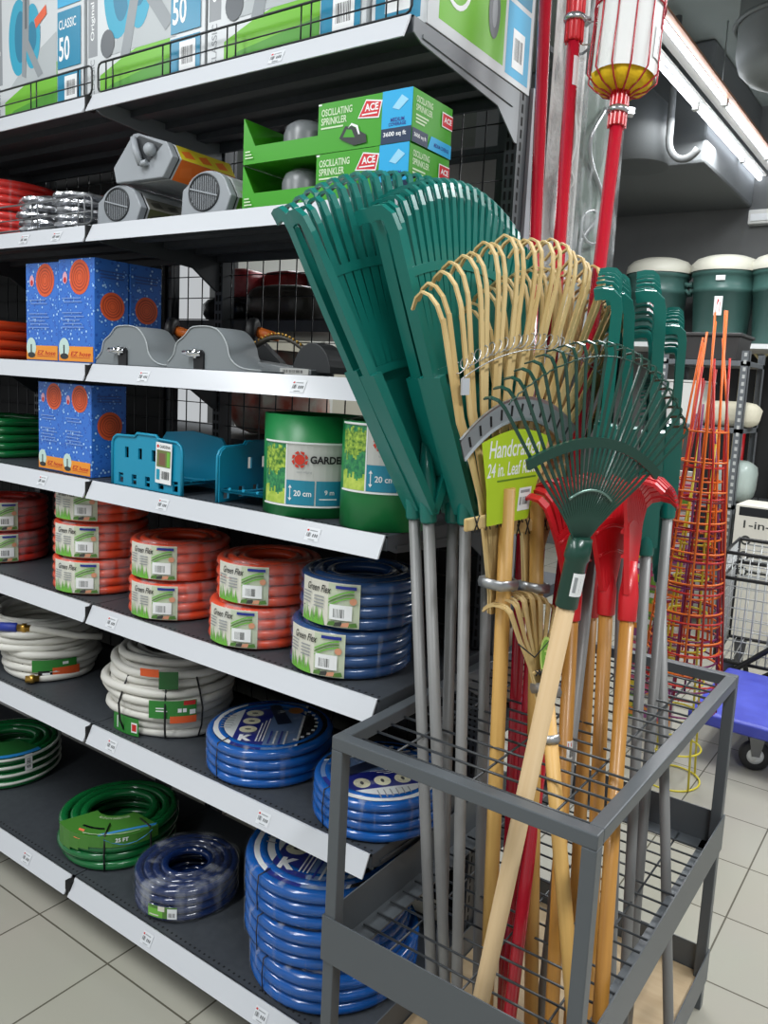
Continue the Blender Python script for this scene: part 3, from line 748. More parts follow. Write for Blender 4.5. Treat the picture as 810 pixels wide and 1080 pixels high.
stack(107, 585, 3, ['bottom orange hose coil of the stack of three', 'middle orange hose coil of the stack of three', 'top orange hose coil of the stack of three, just under the price rail'], HO, [(0, 0), (-.004, .004), (-.012, .012)])
stack(190, 620, 2, ['bottom orange hose coil, in the pair between the stack of three and the wrapped pair', 'upper orange hose coil, in the pair between the stack of three and the wrapped pair'], HO, [(0, 0), (-.006, .006)])
stack(280, 640, 2, ['bottom orange hose coil of the pair left of the dark blue coils', 'upper orange hose coil of the pair left of the dark blue coils, shrink-wrapped'], HO, [(-.006, -.004), (.004, .008)], R=.120, h=.094)
stack(377, 655, 2, ['bottom dark blue shrink-wrapped hose coil beside the rake poles', 'upper dark blue shrink-wrapped hose coil beside the rake poles'], HS, [(-.010, -.004), (.004, .006)], R=.130, h=.100, group='dark blue hose coils on the fifth shelf', wrap=CLEARV)

# ---- blue coils with a round card on top
def disc_card(t, R, z, rot, flip=False):
    d = Decal(); Rc = R * .90
    def seg(x0, x1, m, n=12):
        up = [(x0 + (x1 - x0) * i / n, math.sqrt(max(0, Rc * Rc - (x0 + (x1 - x0) * i / n) ** 2))) for i in range(n + 1)]
        d.poly([(x, -y) for x, y in up] + up[::-1], m)
    d.disc(0, 0, Rc, Rc, mat('card_navy', (30, 40, 128), .3), 40)
    seg(-Rc, -Rc * .56, mat('card_white', (224, 228, 228), .3)); seg(-Rc * .02, Rc * .52, mat('card_steel_blue', (104, 130, 172), .3)); seg(Rc * .52, Rc * .56, WHITE); seg(Rc * .56, Rc, mat('card_black', (18, 20, 26), .25))
    CR = mat('card_cream_oval', (232, 228, 196), .4)
    for k in range(3):
        d.disc(-Rc * .36, Rc * (.42 - .34 * k), Rc * .155, Rc * .135, CR, 18); d.disc(-Rc * .36, Rc * (.42 - .34 * k), Rc * .06, Rc * .03, INK, 8)
    d.text('K', -Rc * .46, -Rc * .72, Rc * .24, Rc * .24, WHITE, .06)
    for k in range(3): d.rect(-Rc * (.16 - .055 * k), -Rc * .72, -Rc * (.14 - .055 * k), -Rc * (.0 - .1 * k), WHITE)
    for k in range(4): d.rect(Rc * (.05 + .09 * k), -Rc * .8, Rc * (.08 + .09 * k), -Rc * .3, LGREY if k % 2 else NAVY)
    d.poly([(-Rc * .16, Rc * .75), (Rc * .0, Rc * .9), (Rc * .36, Rc * .05), (Rc * .12, -.05 * Rc)], mat('card_dark_hose', (36, 44, 66), .3))
    d.disc(Rc * .36, Rc * .58, Rc * .14, Rc * .14, mat('card_amber', (190, 120, 50), .4), 14)
    for k in range(6): d.rect(-Rc * (.9 - .012 * k), Rc * (.24 - .1 * k), -Rc * .66, Rc * (.26 - .1 * k), GREY)
    for k in range(9):
        a = -.9 + .2 * k; d.rect(Rc * (.80 * math.cos(a)) - .004, Rc * .80 * math.sin(a) - .005, Rc * .80 * math.cos(a) + .004, Rc * .80 * math.sin(a) + .005, WHITE)
    ux = Vector((math.cos(rot), math.sin(rot), 0)); uy = Vector((-math.sin(rot), math.cos(rot), 0))
    return d.build('round_card', flatmap((0, 0, z), ux, uy), t)
def blue_coil(lab, X, Y, z, R, h, turns, rot=.6, group=None, card=True, m=HB, lay=3):
    t = thing('hose_coil', lab, 'garden hose', (X, Y, z), 0, group); r = h / (2 * turns)
    rings(mb(), R, r, turns, lay, .0012, int(abs(X) * 1e4) + turns, n=10).build('hose', m, t)
    if card:
        g = mb(); g.lathe([(0, h - r * .35), (R * .9, h - r * .35), (R * .9, h - r * .2), (0, h - r * .2)], 40); g.build('card_backing', CORE, t)
        disc_card(t, R, h - r * .2 + .0002, rot)
    wrap_shell(t, R + .001, h + .001, CLEARV, hole=.3)
    g = mb(); a = phi(X, Y) - .9
    c_, s_ = math.cos(a), math.sin(a); g.tube([((R - .03) * c_, (R - .03) * s_, h + .002), ((R) * c_, R * s_, h - .002), ((R + .003) * c_, (R + .003) * s_, h * .5), (R * c_, R * s_, .003)], .0014, 5); g.build('cable_tie', BLACK, t)
    return t
GB = 'bright blue hose coils with round cards'
Rb = .150; Yb_ = YF + .03 + Rb
blue_coil('bright blue hose coil with round card, beside the white hoses on the sixth shelf', px_x(285, 800, Yb_), Yb_, Z6 + .001, Rb, .090, 4, .62, GB)
blue_coil('bright blue hose coil with round card on the sixth shelf, half behind the rack post', px_x(400, 850, Yb_ - .005), Yb_ - .005, Z6 + .001, Rb * .97, .086, 4, 2.5, GB)
Rs = .192; Ys = 1.118 + .004 + Rs
for k, (lab, dx, dy, R) in enumerate((('bottom coil of the bright blue stack of three on the base shelf', .02, .004, Rs), ('middle coil of the bright blue stack of three on the base shelf', -.004, .004, Rs * .99), ('top coil of the bright blue stack of three on the base shelf, with round card', -.012, .01, Rs * .99))):
    blue_coil(lab, px_x(345, 1000, Ys) + dx, Ys + dy, ZB + .001 + k * .087, R, .0845, 3, .35, GB, card=(k == 2))
# dark blue glossy coil
Rn = .128; Yn = 1.118 + .014 + Rn; Xn = px_x(198, 930, Yn)
t = thing('hose_coil', 'glossy dark navy hose coil in clear wrap on the base shelf', 'garden hose', (Xn, Yn, ZB + .001))
g = mb(); rings(g, Rn, .0105, 4, 4, .001, 5); g.build('hose', HN, t); wrap_shell(t, Rn + .002, .088, CLEAR, hole=.42)
d = Decal(); f = phi(Xn, Yn) - .75
d.rect(0, 0, .075, .03, LEAF, 6); d.rect(.0, 0, .04, .022, GRASS, 4); d.rect(.028, .017, .045, .03, CREAM, 3); d.rect(.004, .004, .03, .007, CREAM, 2); d.rect(.052, .0, .075, .026, WHITE, 3); d.barcode(.054, .003, .018, .014, INK, n=8)
d.build('label', cylmap((0, 0), Rn + .0035, f, .014), t)

# ---- white hoses
def white_coil(lab, X, Y, z, rows, r, seed, group='white hose coils on the sixth shelf'):
    """rows: list of (radius, dx, dy, count)"""
    t = thing('hose_coil', lab, 'garden hose', (X, Y, z), 0, group); rnd = random.Random(seed); g = mb(); zz = r
    for (R, dx, dy, cnt, tilt) in rows:
        for k in range(cnt):
            for l in range(3):
                rr = R - r - l * 2 * r; p1 = rnd.uniform(0, 6.3); pts = []
                for i in range(52):
                    a = 2 * PI * i / 52; q = rr + .004 * math.sin(2 * a + p1) + .0025 * math.sin(5 * a + p1 * 2)
                    pts.append((dx + q * math.cos(a), dy + q * math.sin(a) * .86, max(r, zz + tilt * q * math.cos(a - 2.2) + .0015 * math.sin(3 * a + p1))))
                g.tube(pts, r, 9, closed=True)
            zz += 2 * r * .95
    g.build('hose', HW, t); return t, zz
KTIE = mat('cable_tie_black', (18, 18, 20), .4)
Yw = YF + .030 + .160; Xw = px_x(180, 735, Yw)
t, top = white_coil('white hose coil with several green cards, between the other white hose and the blue coil', Xw, Yw, Z6 + .001, [(.160, .006, 0, 2, 0), (.172, .0, .0, 2, .0), (.182, -.006, .0, 2, .0), (.170, -.008, .01, 2, .0), (.150, -.012, .02, 1, 0)], .0112, 4)
f = phi(Xw, Yw)
CG = mat('card_green', (44, 128, 48), .45); CO = mat('card_orange', (222, 92, 40), .45)
def ell(R, a, z, sq=.86): return Vector((R * math.cos(a), R * sq * math.sin(a), z))
def wrapcard(t, R, a0, z0, items, name='card'):
    d = Decal(); items(d); return d.build(name, lambda u, v, dd: ell(R + dd, a0 + u / R, z0 + v) , t, base=.001)
def it1(d):
    d.rect(0, .012, .125, .062, CG, 10); d.rect(.055, .0, .125, .020, CO, 6); d.text('FLEXOGEN', .02, .036, .03, .007, WHITE, .01); d.rect(.018, .028, .045, .031, WHITE); d.rect(.105, .05, .122, .06, RED, 2); d.rect(.085, .030, .098, .040, WHITE, 2); d.rect(.10, .018, .122, .028, CO, 2)
def it1(d):
    d.rect(0, .012, .125, .058, CG, 10); d.rect(.055, .0, .125, .018, CO, 6); d.rect(.018, .030, .048, .033, WHITE, 2); d.rect(.018, .037, .040, .040, WHITE, 2); d.rect(.09, .046, .122, .057, RED, 3); d.rect(.075, .028, .085, .038, WHITE, 2); d.rect(.088, .028, .098, .038, WHITE, 2); d.rect(.106, .022, .122, .034, WHITE, 2)
wrapcard(t, .184, f - .38, .050, it1)
def it2(d):
    d.rect(0, 0, .095, .046, CG, 8); d.rect(.072, .008, .090, .034, WHITE, 3); d.rect(.074, .012, .088, .030, RED, 3); d.rect(.018, .008, .022, .040, WHITE)
wrapcard(t, .172, f - 1.12, .002, it2)
def it3(d): d.rect(0, 0, .05, .045, DGREEN, 6); d.rect(-.05, .03, .0, .05, CO, 6)
wrapcard(t, .176, f - .25, top - .068, it3)
for a in (-.86, -.15, .38):
    g = mb(); g.tube([ell(R, f + a, z) for R, z in ((.140, .012), (.170, .006), (.186, .04), (.190, .085), (.172, .125), (.15, .16))], .0025, 6); g.build('cable_tie', KTIE, t)
Yv = YF + .03 + .160; Xv = px_x(48, 700, Yv)
t, top = white_coil('white hose coil with blue nozzle grip, left end of the sixth shelf', Xv, Yv, Z6 + .001, [(.142, .045, -.01, 2, 0), (.150, .04, 0, 2, .0), (.190, -.03, .0, 2, .03), (.186, -.025, .0, 2, .03)], .0112, 9)
f = phi(Xv, Yv)
def it4(d): d.rect(-.03, .014, .105, .050, CG, 9); d.rect(.03, 0, .115, .026, CO, 6); d.rect(-.012, .0, .03, .018, mat('card_black', (18, 20, 26)), 3); d.rect(.0, .006, .022, .012, WHITE, 2); d.rect(.06, .034, .078, .042, WHITE, 2)
wrapcard(t, .184, f - .12, .016, it4)
g = mb(); g.tube([ell(R, f - .5, z) for R, z in ((.150, .004), (.158, .02), (.158, .05))], .003, 6); g.build('cable_tie', KTIE, t)
BR = mat('brass', (196, 154, 74), .28, .9)
def coupling(t, p, dirv, s=1.0):
    g = mb(); d_ = Vector(dirv).normalized(); p = Vector(p)
    g.tube([p, p + d_ * .012 * s, p + d_ * .013 * s, p + d_ * .024 * s, p + d_ * .025 * s, p + d_ * .036 * s], [.009 * s, .009 * s, .0125 * s, .0125 * s, .0105 * s, .0105 * s], 14); g.build('brass_coupling', BR, t)
p0 = ell(.14, f - .08, .012); coupling(t, p0 + Vector((.03, -.035, .002)), (-.55, -.8, 0))
pz = at(22, 662, Y=1.215) - Vector((Xv, Yv, Z6 + .001)); cR = Vector((.8277, .5583, 0))
coupling(t, pz + cR * .03, -cR, 1.05)
g = mb(); g.tube([pz - cR * .008, pz - cR * .012, pz - cR * .07], [.010, .0135, .0125], 12); g.build('nozzle_grip', mat('grip_blue', (36, 56, 150), .5), t)
g = mb(); g.tube([pz + cR * .03, pz + cR * .07 + Vector((0, 0, -.004)), pz + cR * .14 + Vector((.0, .02, -.02)), pz + cR * .18 + Vector((0, .06, -.03))], .0105, 9); g.build('hose_end', HW, t)

# ---- green hoses on the base shelf
def green_coil(lab, X, Y, R, h, stripe, big, seed):
    t = thing('hose_coil', lab, 'garden hose', (X, Y, ZB + .001), 0, 'green hose coils on the base shelf'); n = 4; r = h / (2 * n)
    g = mb(); rings(g, R, r, n, 3, .003, seed, m=HG)
    if stripe:
        for k in range(n): g.tube([((R + .0004) * math.cos(2 * PI * i / 44), (R + .0004) * math.sin(2 * PI * i / 44), r * (1.35 + 2 * k * .985)) for i in range(44)], r * .34, 6, closed=True, m=mat('stripe_white', (214, 218, 210), .3))
    g.build('hose', None, t)
    f = phi(X, Y); d = Decal(); R2 = R + .002
    def mp_(u, v, dd):
        # card drapes over the top and folds down the outside
        a = f + u / R
        if v <= 0: return Vector(((R2 + dd) * math.cos(a), (R2 + dd) * math.sin(a), h + v))
        q = max(R2 - v, 0); return Vector((q * math.cos(a), q * math.sin(a), h + .002 + dd))
    CGd = mat('card_grass_green', (70, 128, 48), .4); CBl = mat('card_blue', (40, 128, 190), .4)
    if big:
        w0, w1 = -.20, .10
        for i in range(10):
            u0 = w0 + (w1 - w0) * i / 10; u1 = w0 + (w1 - w0) * (i + 1) / 10
            dp = -.030 - .03 * max(0, (1 - i / 4)); d.rect(u0, 0, u1, R * .62, CGd); d.lay -= 1; d.rect(u0, dp, u1, 0, CGd); d.lay -= 1
        d.lay += 2
        d.text('ALL-SEASON GARDEN HOSE', -.12, .078, .17, .010, mat('card_pale_text', (190, 206, 170), .5), .01)
        d.rect(-.13, .030, -.05, .036, mat('card_black', (18, 20, 26)), 4); d.rect(-.125, -.012, -.105, .018, CO, 2)
        pts = [(-.06 + .16 * i / 8, .004 - .030 * math.sin(PI * i / 8)) for i in range(9)]; d.poly(pts[::-1], CBl)
        d.text('25 FT', -.012, -.016, .032, .011, WHITE, .03); d.rect(-.1, .003, .05, .006, mat('card_pale_text', (190, 206, 170)), 6)
    else:
        for i in range(10):
            u0 = -.10 + .2 * i / 10; u1 = u0 + .02; d.rect(u0, .012, u1, R * .72, DGREEN); d.lay -= 1; d.rect(u0, 0, u1, .014, CBl); d.lay -= 1
        d.lay += 2
        d.text('25 FT', -.075, .020, .035, .012, mat('card_pale_text', (190, 206, 170)), .03)
        d.rect(.048, -.055, .070, -.002, WHITE, 2); d.barcode(.051, -.05, .016, .04, BLACK, n=10, vert=True)
    d.build('card', mp_, t, base=.0012)
    for a in ((-.25, .5) if big else (-.6,)):
        g = mb(); c_, s_ = math.cos(f + a), math.sin(f + a); g.tube([((R - .05) * c_, (R - .05) * s_, h + .006), (R * c_, R * s_, h + .003), ((R + .005) * c_, (R + .005) * s_, h * .5), (R * c_, R * s_, .004)], .0026, 6); g.build('cable_tie', KTIE, t)
    return t
Yg = 1.118 + .02 + .155
green_coil('green hose coil under a large green card reading 25 FT, on the base shelf', px_x(127, 870, Yg), Yg, .155, .100, False, True, 3)
green_coil('green and white striped hose coil on the base shelf, cut off by the left edge', px_x(8, 815, Yg + .02), Yg + .02, .155, .105, True, False, 6)
# ================================================================ boxed and loose goods
def carton(t, name, w, d, h, m, bevel=.0015):
    """box with its front left bottom corner at the origin of the thing; front faces -y"""
    return mb().bb((0, 0, 0), (w, d, h), m).build(name, None, t, bevel)
FRONT = lambda x0=0: flatmap((x0, 0, 0), (1, 0, 0), (0, 0, 1))
def RIGHT(w): return flatmap((w, 0, 0), (0, 1, 0), (0, 0, 1))
# ---- hose reel cartons on the top shelf
CW = mat('carton_pale_grey', (206, 210, 212), .35); SPN = mat('carton_spine_grey', (142, 146, 150), .4); BLU = mat('carton_blue', (22, 132, 168), .35); LG2 = mat('carton_lawn_green', (112, 184, 44), .4)
RT = mat('reel_turquoise', (40, 160, 190), .4); RG = mat('reel_grey', (140, 146, 150), .4); RGD = mat('reel_dark_grey', (92, 97, 102), .4); RO = mat('reel_orange', (226, 92, 48), .4)
def reel_pic(d, x, z, s, var):
    d.poly([(x - .06 * s, z - .16 * s), (x + .23 * s, z - .16 * s), (x + .23 * s, z - .02 * s), (x + .05 * s, z - .09 * s)], mat('soft_shadow_grey', (176, 182, 184), .4))
    d.disc(x, z, .062 * s, .125 * s, RT, 28); d.disc(x + .012 * s, z, .036 * s, .085 * s, mat('reel_deep_turquoise', (24, 120, 152), .4), 24); d.disc(x + .085 * s, z - .01 * s, .05 * s, .105 * s, RT, 28)
    d.disc(x + .085 * s, z - .012 * s, .028 * s, .05 * s, mat('reel_deep_turquoise', (24, 120, 152)), 20)
    if var == 0:
        d.poly([(x + .02 * s, z - .13 * s), (x + .03 * s, z + .13 * s), (x + .05 * s, z + .16 * s), (x + .07 * s, z + .13 * s), (x + .065 * s, z - .02 * s), (x + .15 * s, z - .14 * s), (x + .12 * s, z - .15 * s), (x + .05 * s, z - .05 * s), (x + .045 * s, z - .14 * s)], RG)
        d.poly([(x + .10 * s, z + .04 * s), (x + .17 * s, z + .075 * s), (x + .175 * s, z + .045 * s), (x + .11 * s, z + .01 * s)], RO)
        d.rect(x + .042 * s, z + .02 * s, x + .056 * s, z + .12 * s, RGD)
    else:
        d.poly([(x + .01 * s, z - .17 * s), (x + .09 * s, z + .10 * s), (x + .12 * s, z + .09 * s), (x + .05 * s, z - .17 * s)], RG); d.poly([(x + .05 * s, z + .02 * s), (x + .19 * s, z - .14 * s), (x + .22 * s, z - .12 * s), (x + .07 * s, z + .06 * s)], RG)
        d.poly([(x + .12 * s, z + .03 * s), (x + .2 * s, z + .04 * s), (x + .23 * s, z - .06 * s), (x + .16 * s, z - .06 * s)], RGD); d.poly([(x + .14 * s, z + .015 * s), (x + .19 * s, z + .02 * s), (x + .21 * s, z - .04 * s), (x + .165 * s, z - .04 * s)], RG)
        d.disc(x - .045 * s, z - .13 * s, .03 * s, .035 * s, RGD, 16)
def reel_front(d, w, h, var, spine=True, s=1.0):
    sx = .045 if spine else 0.0; bx = w - .108
    d.rect(0, 0, w, h, CW)
    if spine:
        d.rect(.004, h * .22, .040, h, SPN); d.text('Original GARDENA System', .031, h * .30, h * .66, .018, WHITE, .012, rot=PI / 2); d.text('CLASSIC', .029, .010, .085, .016, SPN, .012, rot=PI / 2)
    d.poly([(sx + .006, .012), (bx - .004, .012), (bx - .004, .12), (sx + .10, .085), (sx + .006, .055)], LG2)
    d.poly([(sx + .006, .012), (bx - .004, .012), (bx - .004, .055), (sx + .05, .03)], mat('carton_deep_green', (74, 150, 40), .4))
    reel_pic(d, sx + .075 * s, .205 + .03 * var, s * (.74 if var == 0 else .88), var)
    d.rect(bx, .240, w - .012, h, SKY); d.rect(bx, .098, w - .012, .230, BLU); d.rect(bx, .012, w - .012, .088, BLU)
    d.text('CLASSIC', bx + .006, .188, .072, .022, WHITE, .012); d.text('50', bx + .006, .115, .045, .056, WHITE, .02)
    for k in range(3): d.rect(bx + .012, .26 + .03 * k, bx + .08, .268 + .03 * k, WHITE)
    d.rect(bx + .03, .018, bx + .082, .078, WHITE); d.barcode(bx + .034, .026, .044, .046, BLACK, n=10)
def reel_box(lab, x, y, w, dp, h, var, rz=0, group='hose reel cartons on the top shelf'):
    t = thing('hose_reel_box', lab, 'box', (x, y, Z1 + .001), rz, group)
    b = carton(t, 'carton', w, dp, h, CW); d = Decal(); reel_front(d, w, h, var); d.build('front_print', FRONT(), b); return t, b
reel_box('hose reel carton with orange-handled reel picture, at the left edge of the top shelf', -2.262, 1.205, .405, .34, .46, 0)
reel_box('hose reel carton reading CLASSIC 50 with a barcode, just right of the shelf seam', -1.836, 1.20, .415, .34, .46, 1)
reel_box('hose reel carton third from the left on the top shelf, over the sprinkler boxes', -1.412, 1.20, .425, .34, .46, 1)
t = thing('hose_reel_box', 'hose reel carton on the shelf end, its printed side facing the red poles', 'box', (-.978, 1.205, Z1 + .001), 0, 'hose reel cartons on the top shelf')
b = carton(t, 'carton', .122, .39, .46, CW)
d = Decal(); d.rect(0, 0, .122, .46, CW); d.rect(.008, .012, .108, .16, BLU); d.rect(.03, .03, .085, .115, WHITE); d.barcode(.034, .045, .046, .066, BLACK, n=9); d.rect(.008, .17, .108, .46, SKY); d.build('front_print', FRONT(), b)
d = Decal(); d.rect(0, 0, .39, .46, CW); d.poly([(.035, .02), (.27, .02), (.27, .17), (.035, .10)], LG2); d.rect(.28, .012, .378, .15, SKY); d.rect(.28, .16, .378, .30, BLU)
d.text('50', .29, .175, .05, .058, WHITE, .02); d.text('CLASSIC', .29, .25, .075, .02, WHITE, .012); d.rect(.305, .03, .355, .105, WHITE); d.barcode(.309, .04, .042, .056, BLACK, n=10)
pts = [(.09 + .055 * math.cos(a), .13 + .075 * math.sin(a)) for a in [PI * 1.02 + PI * .96 * k / 14 for k in range(15)]]
d.poly(pts + [(.09 + (p[0] - .09) * .86, .13 + (p[1] - .13) * .88) for p in pts[::-1]], WHITE); d.disc(.225, .105, .022, .05, RGD, 20); d.disc(.226, .105, .010, .03, RG, 14)
d.disc(.12, .26, .06, .11, RT, 26); d.disc(.19, .27, .05, .1, RT, 26); d.poly([(.13, .13), (.16, .38), (.18, .38), (.17, .13)], RG)
d.build('side_print', RIGHT(.122), b)

# ---- shelf 2
GR2 = 'red wrapped hose coils on the second shelf'
Yr = YF + .03 + .145; Xr = px_x(10, 215, Yr)
for k, lab in enumerate(('bottom red hose coil in clear wrap, behind the wire fence on the second shelf', 'top red hose coil in clear wrap with white price sticker, on the second shelf')):
    t = thing('hose_coil', lab, 'garden hose', (Xr, Yr, Z2 + .0012 + k * .087), 0, GR2)
    rings(mb(), .145, .0105, 4, 3, .001, 31 + k).build('hose', mat('hose_scarlet', (214, 38, 30), .28, coat=.3), t); wrap_shell(t, .147, .084, CLEARV)
    d = Decal(); d.rect(0, 0, .045, .026, WHITE, 4); d.text('190 A', .010, .014, .025, .008, INK, .02); d.rect(.006, .005, .036, .008, GREY, 3)
    d.build('price_sticker', cylmap((0, 0), .1492, phi(Xr, Yr) - .5 if k else phi(Xr, Yr) + .2, .03), t)
t = thing('hose_coil', 'dark red hose coil at the back of the second shelf, behind the silver packs', 'garden hose', (-1.98, 1.43, Z2 + .001), 0)
rings(mb(), .125, .014, 4, 3, .001, 77).build('hose', HR, t); wrap_shell(t, .127, .112, CLEAR)
FOIL = mat('silver_foil', (200, 202, 206), .26, .9, bump=(38, .7))
def foil(lab, x, y, z, r, n, seed, gp='silver foil packs on the second shelf'):
    t = thing('foil_pack', lab, 'foil pack', (x, y, z), 0, gp); rnd = random.Random(seed); zz = 0
    for k in range(n):
        hh = rnd.uniform(.017, .021); g = mb(); N = 26; ph = rnd.uniform(0, 6); ox, oy = rnd.uniform(-.004, .004), rnd.uniform(-.004, .004)
        vs = []; prof = [(.0, .001), (.8, 0), (1.0, .35), (.97, .7), (.72, 1.0), (.3, .92), (0, .9)]
        for i in range(N):
            a = 2 * PI * i / N; q = r * (1 + .06 * math.sin(3 * a + ph) + rnd.uniform(-.05, .05))
            for rr, z_ in prof: vs.append((ox + q * rr * math.cos(a), oy + q * rr * math.sin(a), zz + hh * z_ + (rnd.uniform(-.002, .002) if z_ > .1 else 0)))
        P_ = len(prof); g.add(vs, [(i * P_ + j, ((i + 1) % N) * P_ + j, ((i + 1) % N) * P_ + j + 1, i * P_ + j + 1) for i in range(N) for j in range(P_ - 1)])
        g.build('foil_layer', FOIL, t); zz += hh * .97
    return t
foil('left silver foil pack stack beside the red coils, behind the wire fence', px_x(49, 222, 1.235), 1.235, Z2 + .001, .068, 5, 1)
foil('right silver foil pack stack touching the grey vented reel', px_x(88, 220, 1.235), 1.235, Z2 + .001, .068, 5, 2)
foil('small silver foil pack behind the grey vented reels', -1.80, 1.40, Z2 + .001, .06, 5, 3)
# compact reels in sleeves
CAPG = mat('reel_cap_grey', (150, 155, 160), .45); CAPD = mat('reel_cap_dark', (52, 55, 58), .5)
def compact_reel(lab, x, y, z, w, h, rz, handle, sleeve):
    t = thing('compact_hose_reel', lab, 'hose reel', (x, y, z), rz, 'compact grey reels on the second shelf')
    if handle: o = [(.05, 0), (.84, 0), (1.0, .40), (.90, .72), (.42, 1.0), (.34, 1.0), (.0, .34)]
    else: o = [(.0, 0), (.88, 0), (1.0, .42), (.90, .70)] + [(.52 + .42 * math.cos(a), .55 + .45 * math.sin(a)) for a in [PI * (.22 + .66 * k / 9) for k in range(10)]] + [(.03, .62)]
    def pr(sc, y0, y1, m, nm, par):
        P_ = [((.5 + (u - .5) * sc) * w, (.5 + (v - .5) * sc) * h if sc < 1 else v * h) for u, v in o]
        g = mb(); g.prism(P_, y1 - y0, lambda u, v, q: (u, y0 + q, v)); return g.build(nm, m, par, .0025)
    cap = pr(1.0, 0, .018, CAPG, 'end_cap', t); pr(.965, .018, .024, CAPD, 'gasket', t)
    bd = pr(.985, .024, .19, mat('sleeve_silver', (176, 180, 182), .35), 'sleeve', t)
    # sleeve print on the right chamfer: lime above, colour band below
    for (i0, i1, m1, m2) in ((1, 2, sleeve[0], sleeve[0]), (2, 3, sleeve[1], sleeve[1])):
        a_, b_ = [Vector(((.5 + (o[i][0] - .5) * .985) * w, .026, (.5 + (o[i][1] - .5) * .985) * h)) for i in (i0, i1)]
        d = Decal(); L_ = (b_ - a_).length; d.rect(0, 0, .162, L_, m1)
        for k in range(3): d.poly([(.015 + .05 * k, L_ * .2), (.045 + .05 * k, L_ * .3), (.035 + .05 * k, L_ * .8), (.008 + .05 * k, L_ * .6)], sleeve[2])
        d.build('sleeve_print', flatmap(a_, (0, 1, 0), b_ - a_), bd)
    if handle:
        g = mb(); g.prism([(.40 * w, .90 * h), (.46 * w, .93 * h), (.84 * w, .68 * h), (.78 * w, .60 * h), (.58 * w, .30 * h), (.50 * w, .30 * h)], .002, lambda u, v, q: (u, -.0006 - q * .2, v)); g.build('handle_recess', CAPD, cap)
        g = mb(); g.tube([(.40 * w, -.008, .88 * h), (.46 * w, -.012, .62 * h), (.54 * w, -.010, .30 * h)], [.007, .0085, .008], 10); g.tube([(.54 * w, -.010, .30 * h), (.62 * w, -.006, .34 * h)], .007, 10); g.build('carry_handle', CAPG, cap)
        g = mb(); g.lathe([(0, 0), (.014, 0), (.014, .012), (.009, .018), (0, .018)], 16); 
        g.v = [Vector((.68 * w + p.x, -.002 - p.z, .58 * h + p.y)) for p in g.v]; g.build('crank_knob', CAPG, cap)
    else:
        cx, cz, R_ = .47 * w, .53 * h, .40 * h
        g = mb(); g.tube([(cx + R_ * 1.18 * math.cos(2 * PI * k / 28), -.0008, cz + R_ * math.sin(2 * PI * k / 28)) for k in range(28)], .0022, 6, closed=True); g.build('grille_rim', CAPD, cap)
        g = mb()
        for k in range(-6, 7):
            q = R_ * math.sqrt(max(0, 1 - (k / 6.6) ** 2)); xx = cx + R_ * 1.1 * k / 6.6
            g.prism([(xx - .0016, cz - q * .94), (xx + .0016, cz - q * .94), (xx + .0016, cz + q * .94), (xx - .0016, cz + q * .94)], .0012, lambda u, v, s_: (u, -.0009 + s_, v))
        g.build('grille_slots', CAPD, cap)
        g = mb(); bar(g, [(cx - R_ * 1.1, -.002, cz + R_ * .25), (cx + R_ * 1.1, -.002, cz - R_ * .25)], .003, .002, (0, 0, 1)); g.build('grille_bar', CAPG, cap)
    return t
SO = (mat('sleeve_orange', (232, 112, 32), .4), mat('sleeve_yellow', (226, 206, 50), .4), ORANGE); SG_ = (LIME, mat('sleeve_pale', (198, 204, 204), .35), mat('sleeve_pale_green', (170, 200, 140), .4)); SD = (mat('sleeve_olive', (88, 92, 60), .4), mat('sleeve_taupe', (112, 110, 100), .4), mat('sleeve_dark', (70, 70, 62), .4))
compact_reel('grey reel with round vent grille lying at lower left, beside the foil packs', -1.792, 1.195, Z2 + .001, .160, .092, .04, False, SD)
compact_reel('grey reel with round vent grille beside the green sprinkler boxes', -1.478, 1.190, Z2 + .001, .150, .094, .05, False, SG_)
compact_reel('grey reel with carry handle and orange sleeve, lying on top of the vented reels', -1.720, 1.190, Z2 + .095, .205, .104, .03, True, SO)

